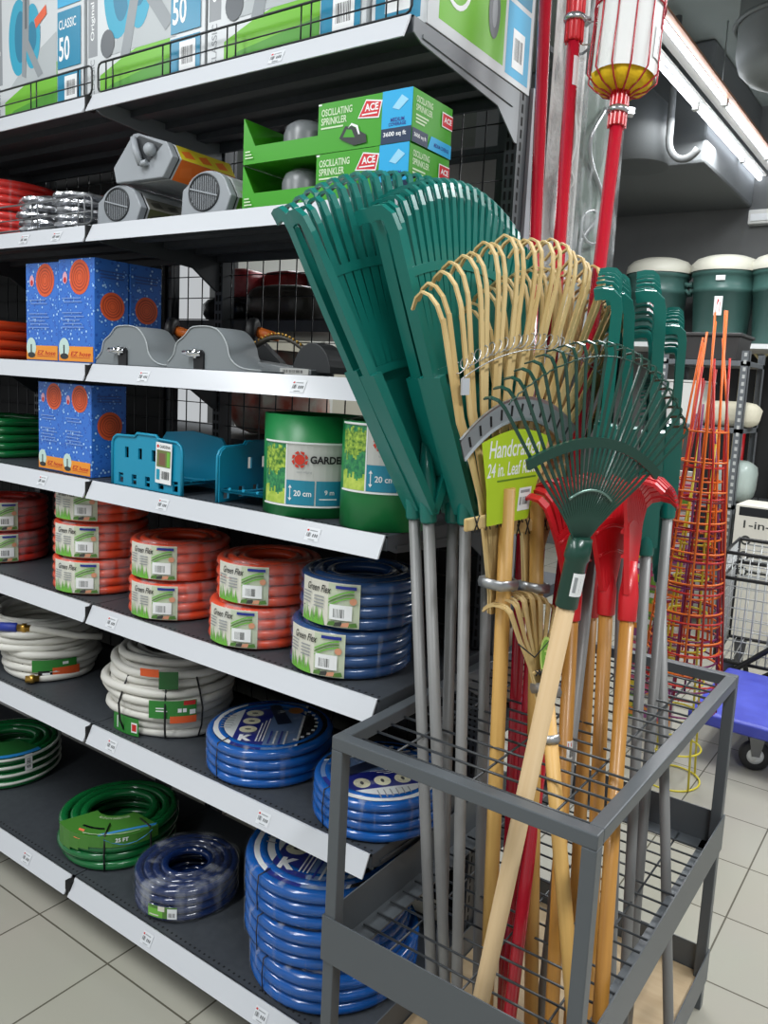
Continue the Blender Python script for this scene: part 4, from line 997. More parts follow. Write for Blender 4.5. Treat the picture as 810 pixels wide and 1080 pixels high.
# ---- oscillating sprinkler boxes
AG = mat('sprinkler_box_green', (62, 156, 30), .35); AGD = mat('sprinkler_box_inside', (96, 132, 72), .6); ABL = mat('sprinkler_box_blue', (36, 168, 222), .35); ANV = mat('sprinkler_box_navy', (30, 52, 82), .35); ARED = mat('badge_red', (206, 30, 44), .35); DOME = mat('sprinkler_grey', (112, 116, 118), .35)
def ace_box(lab, x, y, z, rz):
    t = thing('sprinkler_box', lab, 'box', (x, y, z), rz, 'oscillating sprinkler boxes'); w, dp, h = .418, .128, .090; c0, c1 = .055, .200; hl = .034
    g = mb(); e = .0015
    g.prism([(0, 0), (w, 0), (w, h), (c1, h), (c1, hl), (c0 * .6, hl), (e, h * .99), (0, h * .99)], e, lambda u, v, q: (u, q, v))           # front
    g.bb((0, dp - e, 0), (w, dp, h)); g.bb((0, e, 0), (w, dp - e, e)); g.bb((w - e, e, e), (w, dp - e, h)); g.bb((0, e, e), (e, dp - e, h))
    g.bb((c1, e, h - e), (w - e, dp - e, h)); g.bb((c1, e, e), (c1 + e, dp - e, h - e))
    b = g.build('carton', AG, t)
    g = mb(); g.lathe([(.046, 0), (.046, .050), (.040, .068), (.026, .078), (0, .081)], 28, (.118, .058, .004)); g.bb((.06, .05, .004), (.19, .085, .030)); g.build('sprinkler', DOME, t)
    d = Decal()
    d.poly([(.200, .086), (.208, .086), (.208, .089), (.200, .089)], WHITE)
    d.text('OSCILLATING', .208, .066, .074, .013, mat('print_pale_green', (206, 226, 190), .4), .02); d.text('SPRINKLER', .208, .050, .062, .013, mat('print_pale_green', (206, 226, 190)), .02)
    d.rect(.208, .043, .262, .046, mat('print_pale_green', (206, 226, 190)))
    d.poly([(.296, .052), (.345, .048), (.352, .077), (.314, .083)], WHITE); d.poly([(.299, .054), (.343, .0505), (.349, .075), (.315, .0805)], ARED)
    d.text('ACE', .312, .062, .031, .013, WHITE, .03); d.rect(.306, .056, .341, .0585, WHITE)
    d.rect(.352, .026, w, h, ABL); d.rect(.352, 0, w, .026, ANV); d.text('3600 sq ft', .357, .010, .050, .010, WHITE, .02); d.text('MEDIUM', .372, .036, .030, .007, NAVY, .02); d.text('COVERAGE', .368, .029, .038, .006, NAVY, .02); d.poly([(.375, .06), (.395, .08), (.41, .07), (.39, .055)], mat('print_pale_blue', (150, 210, 236), .4))
    d.poly([(.255, .022), (.268, .042), (.285, .040), (.318, .022), (.320, .008), (.290, .006), (.262, .018)], mat('print_charcoal', (44, 50, 50), .4)); d.poly([(.264, .023), (.272, .036), (.284, .034), (.292, .020)], AG)
    d.poly([(.275, .038), (.283, .046), (.298, .040), (.304, .024), (.300, .024), (.294, .037), (.283, .042)], WHITE)
    for k in range(3): d.rect(.008, .010 + .006 * k, .03 - .004 * k, .0125 + .006 * k, mat('print_pale_green', (206, 226, 190)))
    d.build('front_print', FRONT(), b)
    d = Decal()
    for k in range(2): d.text(('SPRINKLER', 'OSCILLATING')[k], .010, .055 + .014 * k, .052, .011, mat('print_pale_green', (206, 226, 190)), .02)
    for k in range(3): d.rect(.010, .046 - .006 * k, .05 - .006 * k, .049 - .006 * k, mat('print_pale_green', (206, 226, 190)))
    d.rect(0, 0, .05, .024, ANV); d.poly([(.05, 0), (dp, 0), (dp, .024), (.06, .024)], ABL); d.text('3600 sq ft', .006, .008, .038, .009, WHITE, .02); d.text('MEDIUM COVERAGE', .07, .008, .05, .007, NAVY, .02)
    d.rect(.092, .05, dp, .076, WHITE); d.rect(.094, .052, dp, .074, ARED); d.text('ACE', .099, .059, .025, .010, WHITE, .03)
    d.build('side_print', RIGHT(w), b)
    return t
ace_box('lower of the two green oscillating sprinkler boxes', -1.284, 1.188, Z2 + .001, 0)
ace_box('upper of the two green oscillating sprinkler boxes, window showing grey sprinkler', -1.282, 1.186, Z2 + .092, .005)

# ---- blue droplet boxes
DB = bpy.data.materials.new('droplet_blue_print'); DB.use_nodes = True
nt = DB.node_tree; b_ = nt.nodes['Principled BSDF']; b_.inputs['Roughness'].default_value = .3
tc = nt.nodes.new('ShaderNodeTexCoord'); vo = nt.nodes.new('ShaderNodeTexVoronoi'); vo.inputs['Scale'].default_value = 78; rp = nt.nodes.new('ShaderNodeValToRGB')
e = rp.color_ramp.elements; e[0].position = .10; e[0].color = lin((206, 232, 252)); e[1].position = .30; e[1].color = lin((76, 138, 220)); q = e.new(.20); q.color = lin((126, 180, 240)); q = e.new(.35); q.color = lin((30, 80, 176)); q = e.new(.50); q.color = lin((54, 116, 208))
nt.links.new(tc.outputs['Object'], vo.inputs['Vector']); nt.links.new(vo.outputs['Distance'], rp.inputs[0]); nt.links.new(rp.outputs[0], b_.inputs['Base Color'])
OB = mat('expandable_hose_orange', (222, 92, 46), .45); OBD = mat('expandable_hose_shade', (176, 64, 34), .45); OP = mat('box_orange_panel', (240, 152, 46), .4)
def coil_pic(d, x, z, r, rz=1.0):
    d.disc(x, z, r, r * rz, OB, 26)
    for q in (.82, .62, .42, .24): d.disc(x, z, r * q, r * q * rz, OBD, 22, hole=.88)
def drop_box(lab, x, y, z, w, dp, h):
    t = thing('hose_box', lab, 'box', (x, y, z), 0, 'blue droplet boxes'); b = carton(t, 'carton', w, dp, h, DB)
    d = Decal(); coil_pic(d, w * .60, h - w * .30, w * .28); d.disc(w * .2, h * .82, w * .07, w * .10, mat('print_pink', (226, 170, 190), .4), 12); d.disc(w * .2, h * .80, w * .04, w * .05, RED, 10)
    d.rect(w * .02, h * .014, w * .98, h * .16, OP); d.disc(w * .17, h * .14, w * .15, w * .17, mat('print_pale_drop', (196, 222, 214), .4), 16); d.rect(w * .15, h * .06, w * .19, h * .17, mat('print_charcoal', (44, 50, 50))); d.disc(w * .18, h * .06, w * .12, w * .05, mat('print_charcoal', (44, 50, 50)), 10)
    d.text('EZ hose', w * .36, h * .065, w * .56, h * .045, RED, .01, shear=.3); d.rect(w * .36, h * .05, w * .9, h * .055, RED)
    for k in range(9):
        u = w * (.12 + .05 * (k % 2)); d.rect(u, h * (.62 - .035 * k), w * (.62 + .06 * (k % 3)), h * (.628 - .035 * k), mat('print_faint_blue', (128, 160, 216), .4)) if k not in (2, 3) else None
    d.build('front_print', FRONT(), b)
    d = Decal(); coil_pic(d, dp * .52, h * .56, dp * .36); 
    for k in range(3): d.rect(dp * .15, h * (.88 - .03 * k), dp * .85, h * (.89 - .03 * k), mat('print_faint_navy', (60, 84, 150), .4))
    d.build('side_print', RIGHT(w), b)
    return t
drop_box('blue droplet box with orange hose picture, left one on the third shelf', -2.104, 1.195, Z3 + .001, .150, .096, .252)
drop_box('blue droplet box on the third shelf, front one beside the grey wavy bracket', -1.946, 1.190, Z3 + .001, .152, .096, .256)
drop_box('blue droplet box on the third shelf, standing behind the front one', -1.946, 1.290, Z3 + .001, .152, .096, .256)
drop_box('blue droplet box on the fourth shelf, left one beside the green hose', -2.050, 1.195, Z4 + .001, .122, .100, .232)
drop_box('blue droplet box on the fourth shelf, right one beside the turquoise hanger', -1.925, 1.188, Z4 + .001, .122, .100, .232)
# orange and green bundled hoses at the left edge
def bundle(lab, x, y, z, w, h, m, rows, r, film_):
    t = thing('hose_coil', lab, 'garden hose', (x, y, z), 0); g = mb(); rnd = random.Random(9)
    for k in range(rows):
        zz = r + 2 * r * k * .97
        for l in range(2):
            a, b2 = w / 2 - r - l * 2 * r, .13 - r - l * 2 * r; pts = [((a if i else a) * math.copysign(abs(math.cos(q)) ** .5, math.cos(q)), b2 * math.copysign(abs(math.sin(q)) ** .5, math.sin(q)), zz + rnd.uniform(-.001, .001)) for i, q in enumerate([2 * PI * (j + .5) / 40 for j in range(40)])]
            g.tube(pts, r, 8, closed=True)
    g.build('hose', m, t); return t
t = bundle('orange hose bundle on the third shelf, cut off by the left edge', px_x(-12, 360, 1.32), 1.32, Z3 + .001, .30, .11, HO, 4, .0145, None)
t = bundle('dark green wrapped hose bundle on the fourth shelf, beside the blue boxes', px_x(2, 465, 1.31), 1.31, Z4 + .001, .33, .12, HG, 5, .0118, None)
g = mb(); g.bb((-.155, -.1338, .05), (.15, -.1322, .112)); g.build('printed_wrap', mat('wrap_green', (70, 120, 70), .25, noise=(30, (150, 180, 140), (1, 1, 3))), t)
d = Decal(); d.rect(.02, .0, .15, .018, BLACK); d.text('King', .026, .003, .045, .013, WHITE, .02); d.rect(.02, -.004, .15, -.001, WHITE); d.build('brand_strip', flatmap((0, -.134, .078), (1, 0, 0), (0, 0, 1)), t)

# ---- grey wavy brackets on shelf 3
WG = mat('wavy_grey_plastic', (124, 130, 133), .42)
prof = [(0, 0), (.005, .012), (.026, .030), (.036, .055), (.060, .070), (.082, .088), (.105, .092), (.138, .092), (.165, .086), (.186, .070), (.198, .052), (.205, .032), (.222, .016), (.250, .007), (.300, .0045), (.300, 0)]
def smooth(pts, n=5):
    o = []
    for i in range(len(pts) - 1):
        p0, p1, p2, p3 = [Vector(pts[max(0, min(len(pts) - 1, j))]) for j in (i - 1, i, i + 1, i + 2)]
        for k in range(n):
            t = k / n; o.append(tuple(.5 * (2 * p1 + (p2 - p0) * t + (2 * p0 - 5 * p1 + 4 * p2 - p3) * t * t + (3 * p1 - p0 - 3 * p2 + p3) * t ** 3)))
    return o + [pts[-1]]
profs = smooth(prof[1:15])
def wavy(lab, x, y):
    t = thing('hose_bracket', lab, 'hose bracket', (x, y, Z3 + .001), 0, 'grey wavy brackets on the third shelf')
    g = mb(); g.prism([prof[0]] + profs + [prof[-1]], .085, lambda u, v, q: (u, q, v)); g.sm = [len(f) == 4 for f in g.f]; b = g.build('body', WG, t, .002)
    g = mb()
    pts = [(u, -.0012, v) for u, v in profs]; g.tube(pts, .0016, 5); g.build('raised_edge', mat('pale_grey_edge', (172, 178, 180), .4), b)
    g = mb(); g.prism([(.098, 0), (.128, 0), (.128, .036), (.122, .042), (.100, .042), (.096, .036)], .004, lambda u, v, q: (u, -.001 - q, v)); g.build('tap_slot', mat('black_plastic', (20, 20, 22), .4), b)
    g = mb(); g.tube([(.122, -.006, .034), (.096, -.012, .034), (.075, -.014, .035)], [.006, .0075, .0055], 10); g.tube([(.108, -.010, .024), (.108, -.010, .044)], .004, 8); g.build('chrome_tap', mat('chrome', (220, 222, 226), .08, 1.0), t)
    return t
wavy('left grey wavy hose bracket with chrome tap, in front of the blue boxes', -1.772, 1.178); wavy('right grey wavy hose bracket with chrome tap, beside the arched sprinkler', -1.498, 1.172)
def wheel(lab, x, y):
    t = thing('sprinkler_cart', lab, 'sprinkler', (x, y, Z3 + .001), .5, 'wheeled sprinklers behind the grey brackets')
    g = mb(); g.lathe([(0, -.012), (.024, -.012), (.034, -.008), (.036, 0), (.034, .008), (.024, .012), (0, .012)], 24)
    g.v = [Vector((p.z, p.x, p.y + .092)) for p in g.v]; w_ = g.build('wheel', mat('black_rubber', (26, 26, 28), .5), t)
    g = mb(); g.tube([(-.014, -.012, .078), (-.016, 0, .092), (-.014, .012, .10)], .004, 6); g.build('hub_lever', mat('pale_plastic', (190, 190, 186), .4), w_)
    g = mb(); g.tube([(.01, .0, .092), (.06, .0, .085)], [.016, .010], 10); g.build('orange_nozzle', ORANGE, t)
    g = mb(); g.prism([(-.05, 0), (.09, 0), (.07, .03), (.012, .085), (-.008, .085), (-.03, .03)], .05, lambda u, v, q: (u, q - .025, v)); g.build('stand', mat('dark_plastic', (44, 46, 48), .5), t); return t
wheel('black wheeled sprinkler behind the left grey bracket', -1.695, 1.345); wheel('black wheeled sprinkler behind the right grey bracket', -1.405, 1.345)
t = thing('arched_sprinkler', 'oscillating sprinkler with toothed arched bar and dark end block, right of the grey brackets', 'sprinkler', (-1.22, 1.275, Z3 + .001), -.05)
g = mb(); g.prism([(-.13, 0), (.10, 0), (.10, .012), (.02, .016), (-.13, .030)], .07, lambda u, v, q: (u, q - .035, v)); g.build('sled', mat('sled_grey', (120, 124, 126), .4), t, .002)
g = mb(); arc = [(-.14 + .21 * k / 12, .0, .028 + .052 * math.sin(PI * (.08 + .86 * k / 12))) for k in range(13)]; g.tube(arc, .006, 8); a_ = g.build('spray_bar', mat('dark_bar', (58, 54, 46), .4), t)
g = mb()
for k in range(20):
    i = k / 19 * 11.99; j = int(i); p = Vector(arc[j]).lerp(Vector(arc[j + 1]), i - j); g.tube([p + Vector((0, -.004, .003)), p + Vector((0, -.006, .009))], .0022, 5)
g.build('nozzle_row', mat('brass', (196, 154, 74)), a_)
g = mb(); g.prism([(.03, .006)] + [(.085 + .055 * math.cos(a), .006 + .062 * math.sin(a)) for a in [PI - PI * k / 14 for k in range(15)]], .05, lambda u, v, q: (u, q - .02, v)); g.build('end_block', mat('dark_plastic', (44, 46, 48)), t, .002)
d = Decal(); d.rect(0, 0, .085, .012, mat('label_silver', (190, 190, 186), .4)); d.barcode(.004, .002, .07, .008, INK, n=18); d.build('barcode_label', flatmap((.01, -.0362, .001), (1, 0, 0), (0, 0, 1)), t)

# ---- turquoise hose hangers on shelf 4
TQ = mat('turquoise_plastic', (22, 142, 176), .38)
def cells(g, xs, zs, holes, y0, y1):
    for i in range(len(xs) - 1):
        for j in range(len(zs) - 1):
            cx, cz = (xs[i] + xs[i + 1]) / 2, (zs[j] + zs[j + 1]) / 2
            if not any(a < cx < b and c < cz < d_ for a, b, c, d_ in holes): g.bb((xs[i], y0, zs[j]), (xs[i + 1], y1, zs[j + 1]))
def hanger(lab, x, y, rz, tagged):
    t = thing('hose_hanger', lab, 'hose hanger', (x, y, Z4 + .001), rz, 'turquoise hose hangers')
    w = .262; hol = [(.026 + .050 * k, .044 + .050 * k, .006, .030) for k in range(5)] + [(.050 + .050 * k, .064 + .050 * k, .068, .094) for k in range(3)]
    xs = sorted({.004, w - .004} | {v for h_ in hol for v in h_[:2]}); zs = [0, .006, .030, .068, .094, .100]
    g = mb(); cells(g, xs, zs, hol, 0, .005)
    g.prism([(.004, .0999), (w - .004, .0999), (w - .010, .112), (w - .022, .119), (.175, .121), (.168, .128), (.098, .128), (.090, .121), (.022, .119), (.010, .112)], .005, lambda u, v, q: (u, q, v))
    f_ = g.build('front_plate', TQ, t)
    g = mb(); out = [(.003, 0), (.003, .100), (.009, .112), (.022, .1195), (.090, .1215), (.098, .129), (.168, .129), (.175, .1215), (w - .022, .1195), (w - .009, .112), (w - .003, .100), (w - .003, 0)]
    g.tube([(u, -.001, v) for u, v in out], .0035, 6); g.build('rolled_edge', TQ, f_)
    g = mb(); n = 18; vs = []                                      # saddle, a broad arched trough running back to the wall plate
    for yy in (.005, .135):
        for o_ in (0, -.004):
            for k in range(n + 1):
                a = PI * k / n; vs.append((w / 2 - (w / 2 - .008) * math.cos(a), yy, .030 + o_ - .012 * math.sin(a) ** .8))
    N = n + 1; fs = []
    for k in range(n): fs += [(k, k + 1, 2 * N + k + 1, 2 * N + k), (N + k, 3 * N + k, 3 * N + k + 1, N + k + 1), (k, N + k, N + k + 1, k + 1), (2 * N + k, 2 * N + k + 1, 3 * N + k + 1, 3 * N + k)]
    g.add(vs, fs, True); g.build('saddle', TQ, t)
    for k in range(3):
        g = mb(); yy = .03 + .038 * k; g.tube([(w / 2 - (w / 2 - .008) * math.cos(PI * q / 14), yy, .0325 - .012 * math.sin(PI * q / 14) ** .8) for q in range(15)], .0035, 6); g.build('rib', TQ, t)
    g = mb(); g.prism([(.0, 0), (w, 0), (w, .09), (w - .03, .125), (w * .5, .135), (.03, .125), (0, .09)], .006, lambda u, v, q: (u, .135 + q, v)); g.build('wall_plate', TQ, t)
    if tagged:
        d = Decal(); d.rect(0, 0, .056, .094, WHITE); d.disc(.007, .085, .004, .004, RED, 10); d.text('GARDENA', .013, .0815, .038, .007, INK, .02); d.rect(.004, .038, .052, .077, mat('photo_olive', (112, 120, 70), .5)); d.rect(.012, .042, .034, .070, mat('photo_brown', (122, 88, 70), .5)); d.rect(.040, .04, .050, .074, GRASS)
        d.rect(.004, .008, .016, .032, TEAL); d.barcode(.020, .008, .032, .024, BLACK, n=9); d.build('swing_tag', flatmap((.170, -.0048, .022), (1, 0, -.03), (.03, 0, 1)), t)
    return t
hanger('turquoise hose hanger facing the aisle with a white product tag', -1.706, 1.180, 0, True)
hanger('turquoise hose hanger turned sideways beside the green edging roll', -1.366, 1.440, -PI / 2 + .12, False)

# ---- lawn edging rolls
EG = mat('edging_green', (24, 128, 66), .38); FOL = mat('printed_foliage', (50, 110, 40), .5, noise=(130, (186, 214, 80), (1, 1, 1))); FOL2 = mat('printed_foliage_dark', (22, 104, 76), .5, noise=(140, (70, 160, 90), (1, 1, 1)))
def roll(lab, x, y, R, lz, aoff):
    t = thing('lawn_edging_roll', lab, 'lawn edging', (x, y, Z4 + .001), 0, 'green lawn edging rolls'); h = .205
    g = mb(); g.lathe([(R - .018, 0), (R, 0), (R, h), (R - .004, h), (R - .006, h - .003), (R - .010, h - .003), (R - .012, h), (R - .018, h), (R - .018, 0)], 48); g.build('roll', EG, t)
    Rl = R + .0012; hh = .130; a0 = phi(x, y) + aoff; L_ = 2.9 * R; d = Decal()
    d.rect(0, 0, L_, hh, mat('sleeve_light_grey', (198, 199, 194), .4), 24); d.lay += 1
    d.rect(0, .004, .060, hh - .004, FOL2, 6); rj = random.Random(5)
    for k in range(12):
        u0 = .005 * k; d.rect(u0, .066 + rj.uniform(-.008, .012), u0 + .005, hh - .006 - rj.uniform(0, .012), FOL); d.lay -= 1; d.rect(u0, .004, u0 + .005, .030 + rj.uniform(-.008, .012), mat('printed_lawn', (150, 184, 60), .5, noise=(70, (196, 214, 96), (1, 1, 1)))); d.lay -= 1
    d.lay += 1; d.rect(.060, .004, .0625, hh - .004, WHITE)
    d.rect(.0635, .004, .122, .054, mat('sleeve_blue', (34, 134, 160), .4), 6); d.rect(.125, .004, .18, .054, mat('sleeve_blue', (34, 134, 160)), 6)
    d.text('20 cm', .080, .022, .036, .012, WHITE, .02); d.text('9 m', .142, .026, .020, .010, WHITE, .02); d.rect(.132, .016, .168, .0185, WHITE, 3); d.rect(.0712, .014, .0728, .042, WHITE)
    for zz, s_ in ((.044, 1), (.012, -1)): d.poly([(.068, zz - .006 * s_), (.076, zz - .006 * s_), (.072, zz)][::s_], WHITE)
    for k in range(8):
        a = 2 * PI * k / 8; c = (.091, .096); d.poly([(c[0] + r * math.cos(a + o), c[1] + r * math.sin(a + o)) for r, o in ((.0125, 0), (.0175, .25), (.0165, .75), (.0120, .55))], mat('logo_red', (206, 56, 36), .4))
    d.disc(.091, .096, .0105, .0105, mat('logo_red', (206, 56, 36)), 20)
    d.text('GARDENA', .112, .089, .088, .0155, BLACK, .035); d.text('lawn edging', .086, .068, .030, .006, GREY, .0)
    for z_ in (0, hh - .0025): d.rect(0, z_, L_, z_ + .0035, WHITE, 24)
    d.build('paper_sleeve', cylmap((0, 0), Rl, a0, lz), t); return t
roll('green lawn edging roll with printed sleeve low down, in full view', -1.138, 1.278, .1080, .022, -1.12); roll('green lawn edging roll with sleeve near its top, half behind the leaning rakes', -.936, 1.262, .090, .072, -1.12)

# ---- goods seen dimly through the mesh, on the far side
def bag(name, lab, x, y, z, w, dp, h, m, rz=0, seed=1, gp=None):
    rnd = random.Random(seed); g = mb(); vs = []; nu, nv = 18, 9
    for j in range(nv + 1):
        for i in range(nu):
            a, b2 = 2 * PI * i / nu, -PI / 2 + PI * j / nv; e_ = .55; S = lambda q: math.copysign(abs(q) ** e_, q); k_ = 1 + rnd.uniform(-.04, .04)
            vs.append((w / 2 * S(math.cos(b2)) * S(math.cos(a)) * k_, dp / 2 * S(math.cos(b2)) * S(math.sin(a)) * k_, h / 2 * (1 + S(math.sin(b2)))))
    g.add(vs, [(j * nu + i, j * nu + (i + 1) % nu, (j + 1) * nu + (i + 1) % nu, (j + 1) * nu + i) for j in range(nv) for i in range(nu)], True)
    o = g.build(name, m); o.location = (x, y, z); o.rotation_euler = (0, 0, rz); return tag(o, lab, name.replace('_', ' '), gp)
RB_ = mat('red_pack', (176, 40, 46), .35, noise=(20, (216, 120, 124), (1, 1, 1))); BB_ = mat('dark_bag', (58, 54, 48), .35, bump=(30, .6))
ZR = 1.593
bag('soft_bag', 'black bag lying at the left behind the mesh, under the red bag', -1.95, 1.84, ZR, .22, .25, .085, mat('black_bag', (26, 26, 28), .25, bump=(26, .8)), 0, 6)
bag('soft_bag', 'pinkish red shiny bag seen through the mesh above the grey brackets', -1.985, 1.86, ZR + .08, .12, .16, .10, RB_, .2, 3)
bag('soft_bag', 'dark red bag seen through the mesh, between the pink bag and grey tub', -1.86, 1.93, ZR + .07, .17, .14, .11, mat('dark_red_pack', (140, 34, 34), .4), -.1, 4)
bag('soft_bag', 'large dark brown bag lying below the red bags, seen through the mesh', -1.72, 1.81, ZR, .26, .22, .115, BB_, .1, 5)
bag('soft_bag', 'pale bag on the far side, low behind the arched sprinkler', -1.82, 1.86, 1.251, .30, .25, .27, mat('pale_bag', (206, 200, 186), .5, noise=(14, (190, 90, 70), (1, 1, 1))), 0, 8)
t = thing('plastic_tub', 'grey round tub seen through the mesh beside the leaning rakes', 'tub', (-1.745, 1.98, ZR))
mb().lathe([(0, 0), (.055, 0), (.068, .19), (.072, .19), (.072, .20), (.064, .20), (.052, .006), (0, .006)], 28).build('tub_body', mat('tub_grey', (150, 156, 166), .4), t)
g = mb(); g.tube([(.070 * math.cos(2 * PI * k / 24), .070 * math.sin(2 * PI * k / 24), .197) for k in range(24)], .004, 6, closed=True); g.build('rim', mat('tub_rim', (176, 182, 190), .4), t)
for k in range(2):
    t = thing('carton', ('tall white carton across the next aisle, left one seen through the mesh', 'tall white carton across the next aisle, right one seen through the mesh')[k], 'carton', (-5.0 + .95 * k, 4.6, 0), 0)
    b = carton(t, 'carton_body', .9, .5, 2.5, mat('carton_white', (214, 214, 208), .6)); d = Decal(); d.rect(.1, .9, .8, 2.0, mat('carton_band', (190, 186, 170), .6)); d.rect(.1, 2.1, .6, 2.2, RED); d.build('print', FRONT(), b)
bag('soft_bag', 'tan crinkled packet on the lower far shelf, glimpsed between bamboo and red poles', -.93, 1.86, .621, .14, .2, .22, mat('tan_packet', (196, 164, 130), .4, noise=(22, (226, 214, 200), (1, 1, 1))), 0, 10)
bag('soft_bag', 'black glossy packet on the far shelf behind the grey rake poles', -1.02, 1.84, .931, .22, .2, .24, mat('black_packet', (24, 24, 28), .2, bump=(26, .8)), 0, 11)
# hanging clear packs at the end of the far shelving
BUB = film('clear_blister', amount=.08, streak=.5, scale=30, stretch=(1, 1, .3), lo=.5, hi=.66)
def blister(lab, x, y, z0, z1, w, card, inner, rz):
    t = thing('blister_pack', lab, 'blister pack', (x, y, z0), rz, 'clear packs hanging by the red poles'); h = z1 - z0
    g = mb(); g.prism([(0, 0), (w, 0), (w, h - .02), (w - .015, h), (.015, h), (0, h - .02)], .002, lambda u, v, q: (u, .030 + q, v)); g.build('backing_card', card, t)
    g = mb(); g.prism([(.006, .006), (w - .006, .006), (w - .006, h - .03), (w - .02, h - .012), (.02, h - .012), (.006, h - .03)], .030, lambda u, v, q: (u, q, v)); g.build('clear_shell', BUB, t)
    g = mb(); rnd = random.Random(int(h * 1000))
    n = 60
    pts = [(w * .5 + w * .22 * math.sin(k * .22), .018 + .006 * math.cos(k * .3), h * (.06 + .84 * k / n)) for k in range(n + 1)]
    g.tube(pts, .006, 8); g.tube([(w * .5 + w * .26 * math.cos(q), .016, h * .45 + w * .26 * math.sin(q)) for q in [2 * PI * k / 16 for k in range(16)]], .004, 6, closed=True); g.build('contents', inner, t); return t
blister('tall clear pack with white foam strip, directly behind the middle red pole', -.822, 1.665, 1.50, 2.42, .085, mat('foam_white', (232, 232, 230), .6, bump=(90, .6)), mat('foam_bead', (226, 226, 224), .6), 1.0)
blister('clear blister pack with chrome parts and green card, between the red poles', -.815, 1.795, 1.56, 2.18, .15, mat('card_sage', (150, 168, 156), .5), STEEL, 1.25)

# ================================================================ beyond the rack: cages, trolley, cart, bins
def cage(lab, x, y, m, R0, R1, ztop, zb, zl, hoops, ph, seed, legs=4):
    """upturned conical plant cage: hoops growing narrower upwards, legs gathered above"""
    t = thing('tomato_cage', lab, 'plant cage', (x, y, 0), 0, 'nested wire plant cages'); rnd = random.Random(seed)
    def Rz(z): return R0 + (R1 - R0) * (z - zb) / (ztop - zb)
    for k in range(hoops):
        z = zb + (ztop - zb) * k / (hoops - 1); r = Rz(z); tx, ty = rnd.uniform(-.03, .03), rnd.uniform(-.03, .03)
        g = mb(); g.tube([(r * math.cos(2 * PI * i / 30), r * math.sin(2 * PI * i / 30), z + r * (tx * math.cos(2 * PI * i / 30) + ty * math.sin(2 * PI * i / 30))) for i in range(30)], .0036, 6, closed=True); g.build('hoop', m, t)
    for k in range(legs):
        a = ph + 2 * PI * k / legs; b = a + rnd.uniform(-.5, .5); q = R1 * rnd.uniform(.35, .95)
        g = mb(); g.tube([((R0 + .003) * math.cos(a), (R0 + .003) * math.sin(a), zb), ((R1 + .003) * math.cos(a), (R1 + .003) * math.sin(a), ztop), (q * math.cos(b), q * math.sin(b), zl * rnd.uniform(.93, 1.03))], .0042, 6); g.build('upright_wire', m, t)
    return t
CGO = mat('cage_orange', (232, 112, 34), .35); CGR = mat('cage_red', (196, 40, 32), .35); CGP = mat('cage_purple', (120, 40, 96), .35); CGY = mat('cage_yellow', (222, 206, 60), .35)
cx_, cy_ = -.770, 2.95
cage('orange plant cage, outermost of the nested stack right of the rakes', cx_, cy_, CGO, .135, .072, 1.33, .46, 1.78, 9, .3, 1)
cage('second orange plant cage, its prongs rising left in the nested stack', cx_ - .008, cy_ + .012, CGO, .128, .076, 1.15, .52, 1.72, 7, 1.1, 2)
cage('red plant cage nested inside the orange cages', cx_ + .006, cy_ - .006, CGR, .138, .070, 1.20, .42, 1.62, 8, .7, 3)
cage('dark red plant cage nested low inside the orange cages', cx_ + .01, cy_ + .01, mat('cage_dark_red', (150, 26, 30), .35), .136, .074, 1.08, .36, 1.52, 8, 1.6, 4)
cage('purple plant cage nested low under the orange cages', cx_ - .004, cy_, CGP, .136, .082, .95, .30, 1.40, 8, .1, 5)
cage('yellow plant cage at the bottom of the nested stack, standing on the floor', cx_ - .002, cy_ + .004, CGY, .105, .055, .92, .004, 1.32, 8, .9, 6)
g = mb()
t = thing('seed_packet_rack', 'slim stand of bright yellow and pink packets behind the wire cages', 'packets', (-.98, 3.22, 0))
mb().bb((-.11, .03, 0), (.11, .05, 1.15)).build('stand', mat('stand_white', (214, 212, 206), .5), t)
PK = [(226, 200, 60), (206, 90, 130), (220, 220, 214), (120, 170, 70), (150, 80, 140), (236, 150, 60)]; rnd = random.Random(12)
for r_ in range(9):
    for c_ in range(3):
        k = rnd.randrange(6); g = mb(); x0 = -.105 + .072 * c_; z0 = .08 + .115 * r_
        g.bb((x0, .018, z0), (x0 + .066, .028, z0 + .10)); p_ = g.build('packet', mat('packet_%d' % k, PK[k], .4), t)
        d = Decal(); d.rect(.006, .01, .06, .045, mat('packet_%d' % ((k + 2) % 6), PK[(k + 2) % 6], .4)); d.rect(.006, .07, .06, .09, WHITE); d.disc(.033, .055, .016, .012, mat('packet_%d' % ((k + 3) % 6), PK[(k + 3) % 6], .4), 12); d.build('print', flatmap((x0, .018, z0), (1, 0, 0), (0, 0, 1)), p_)
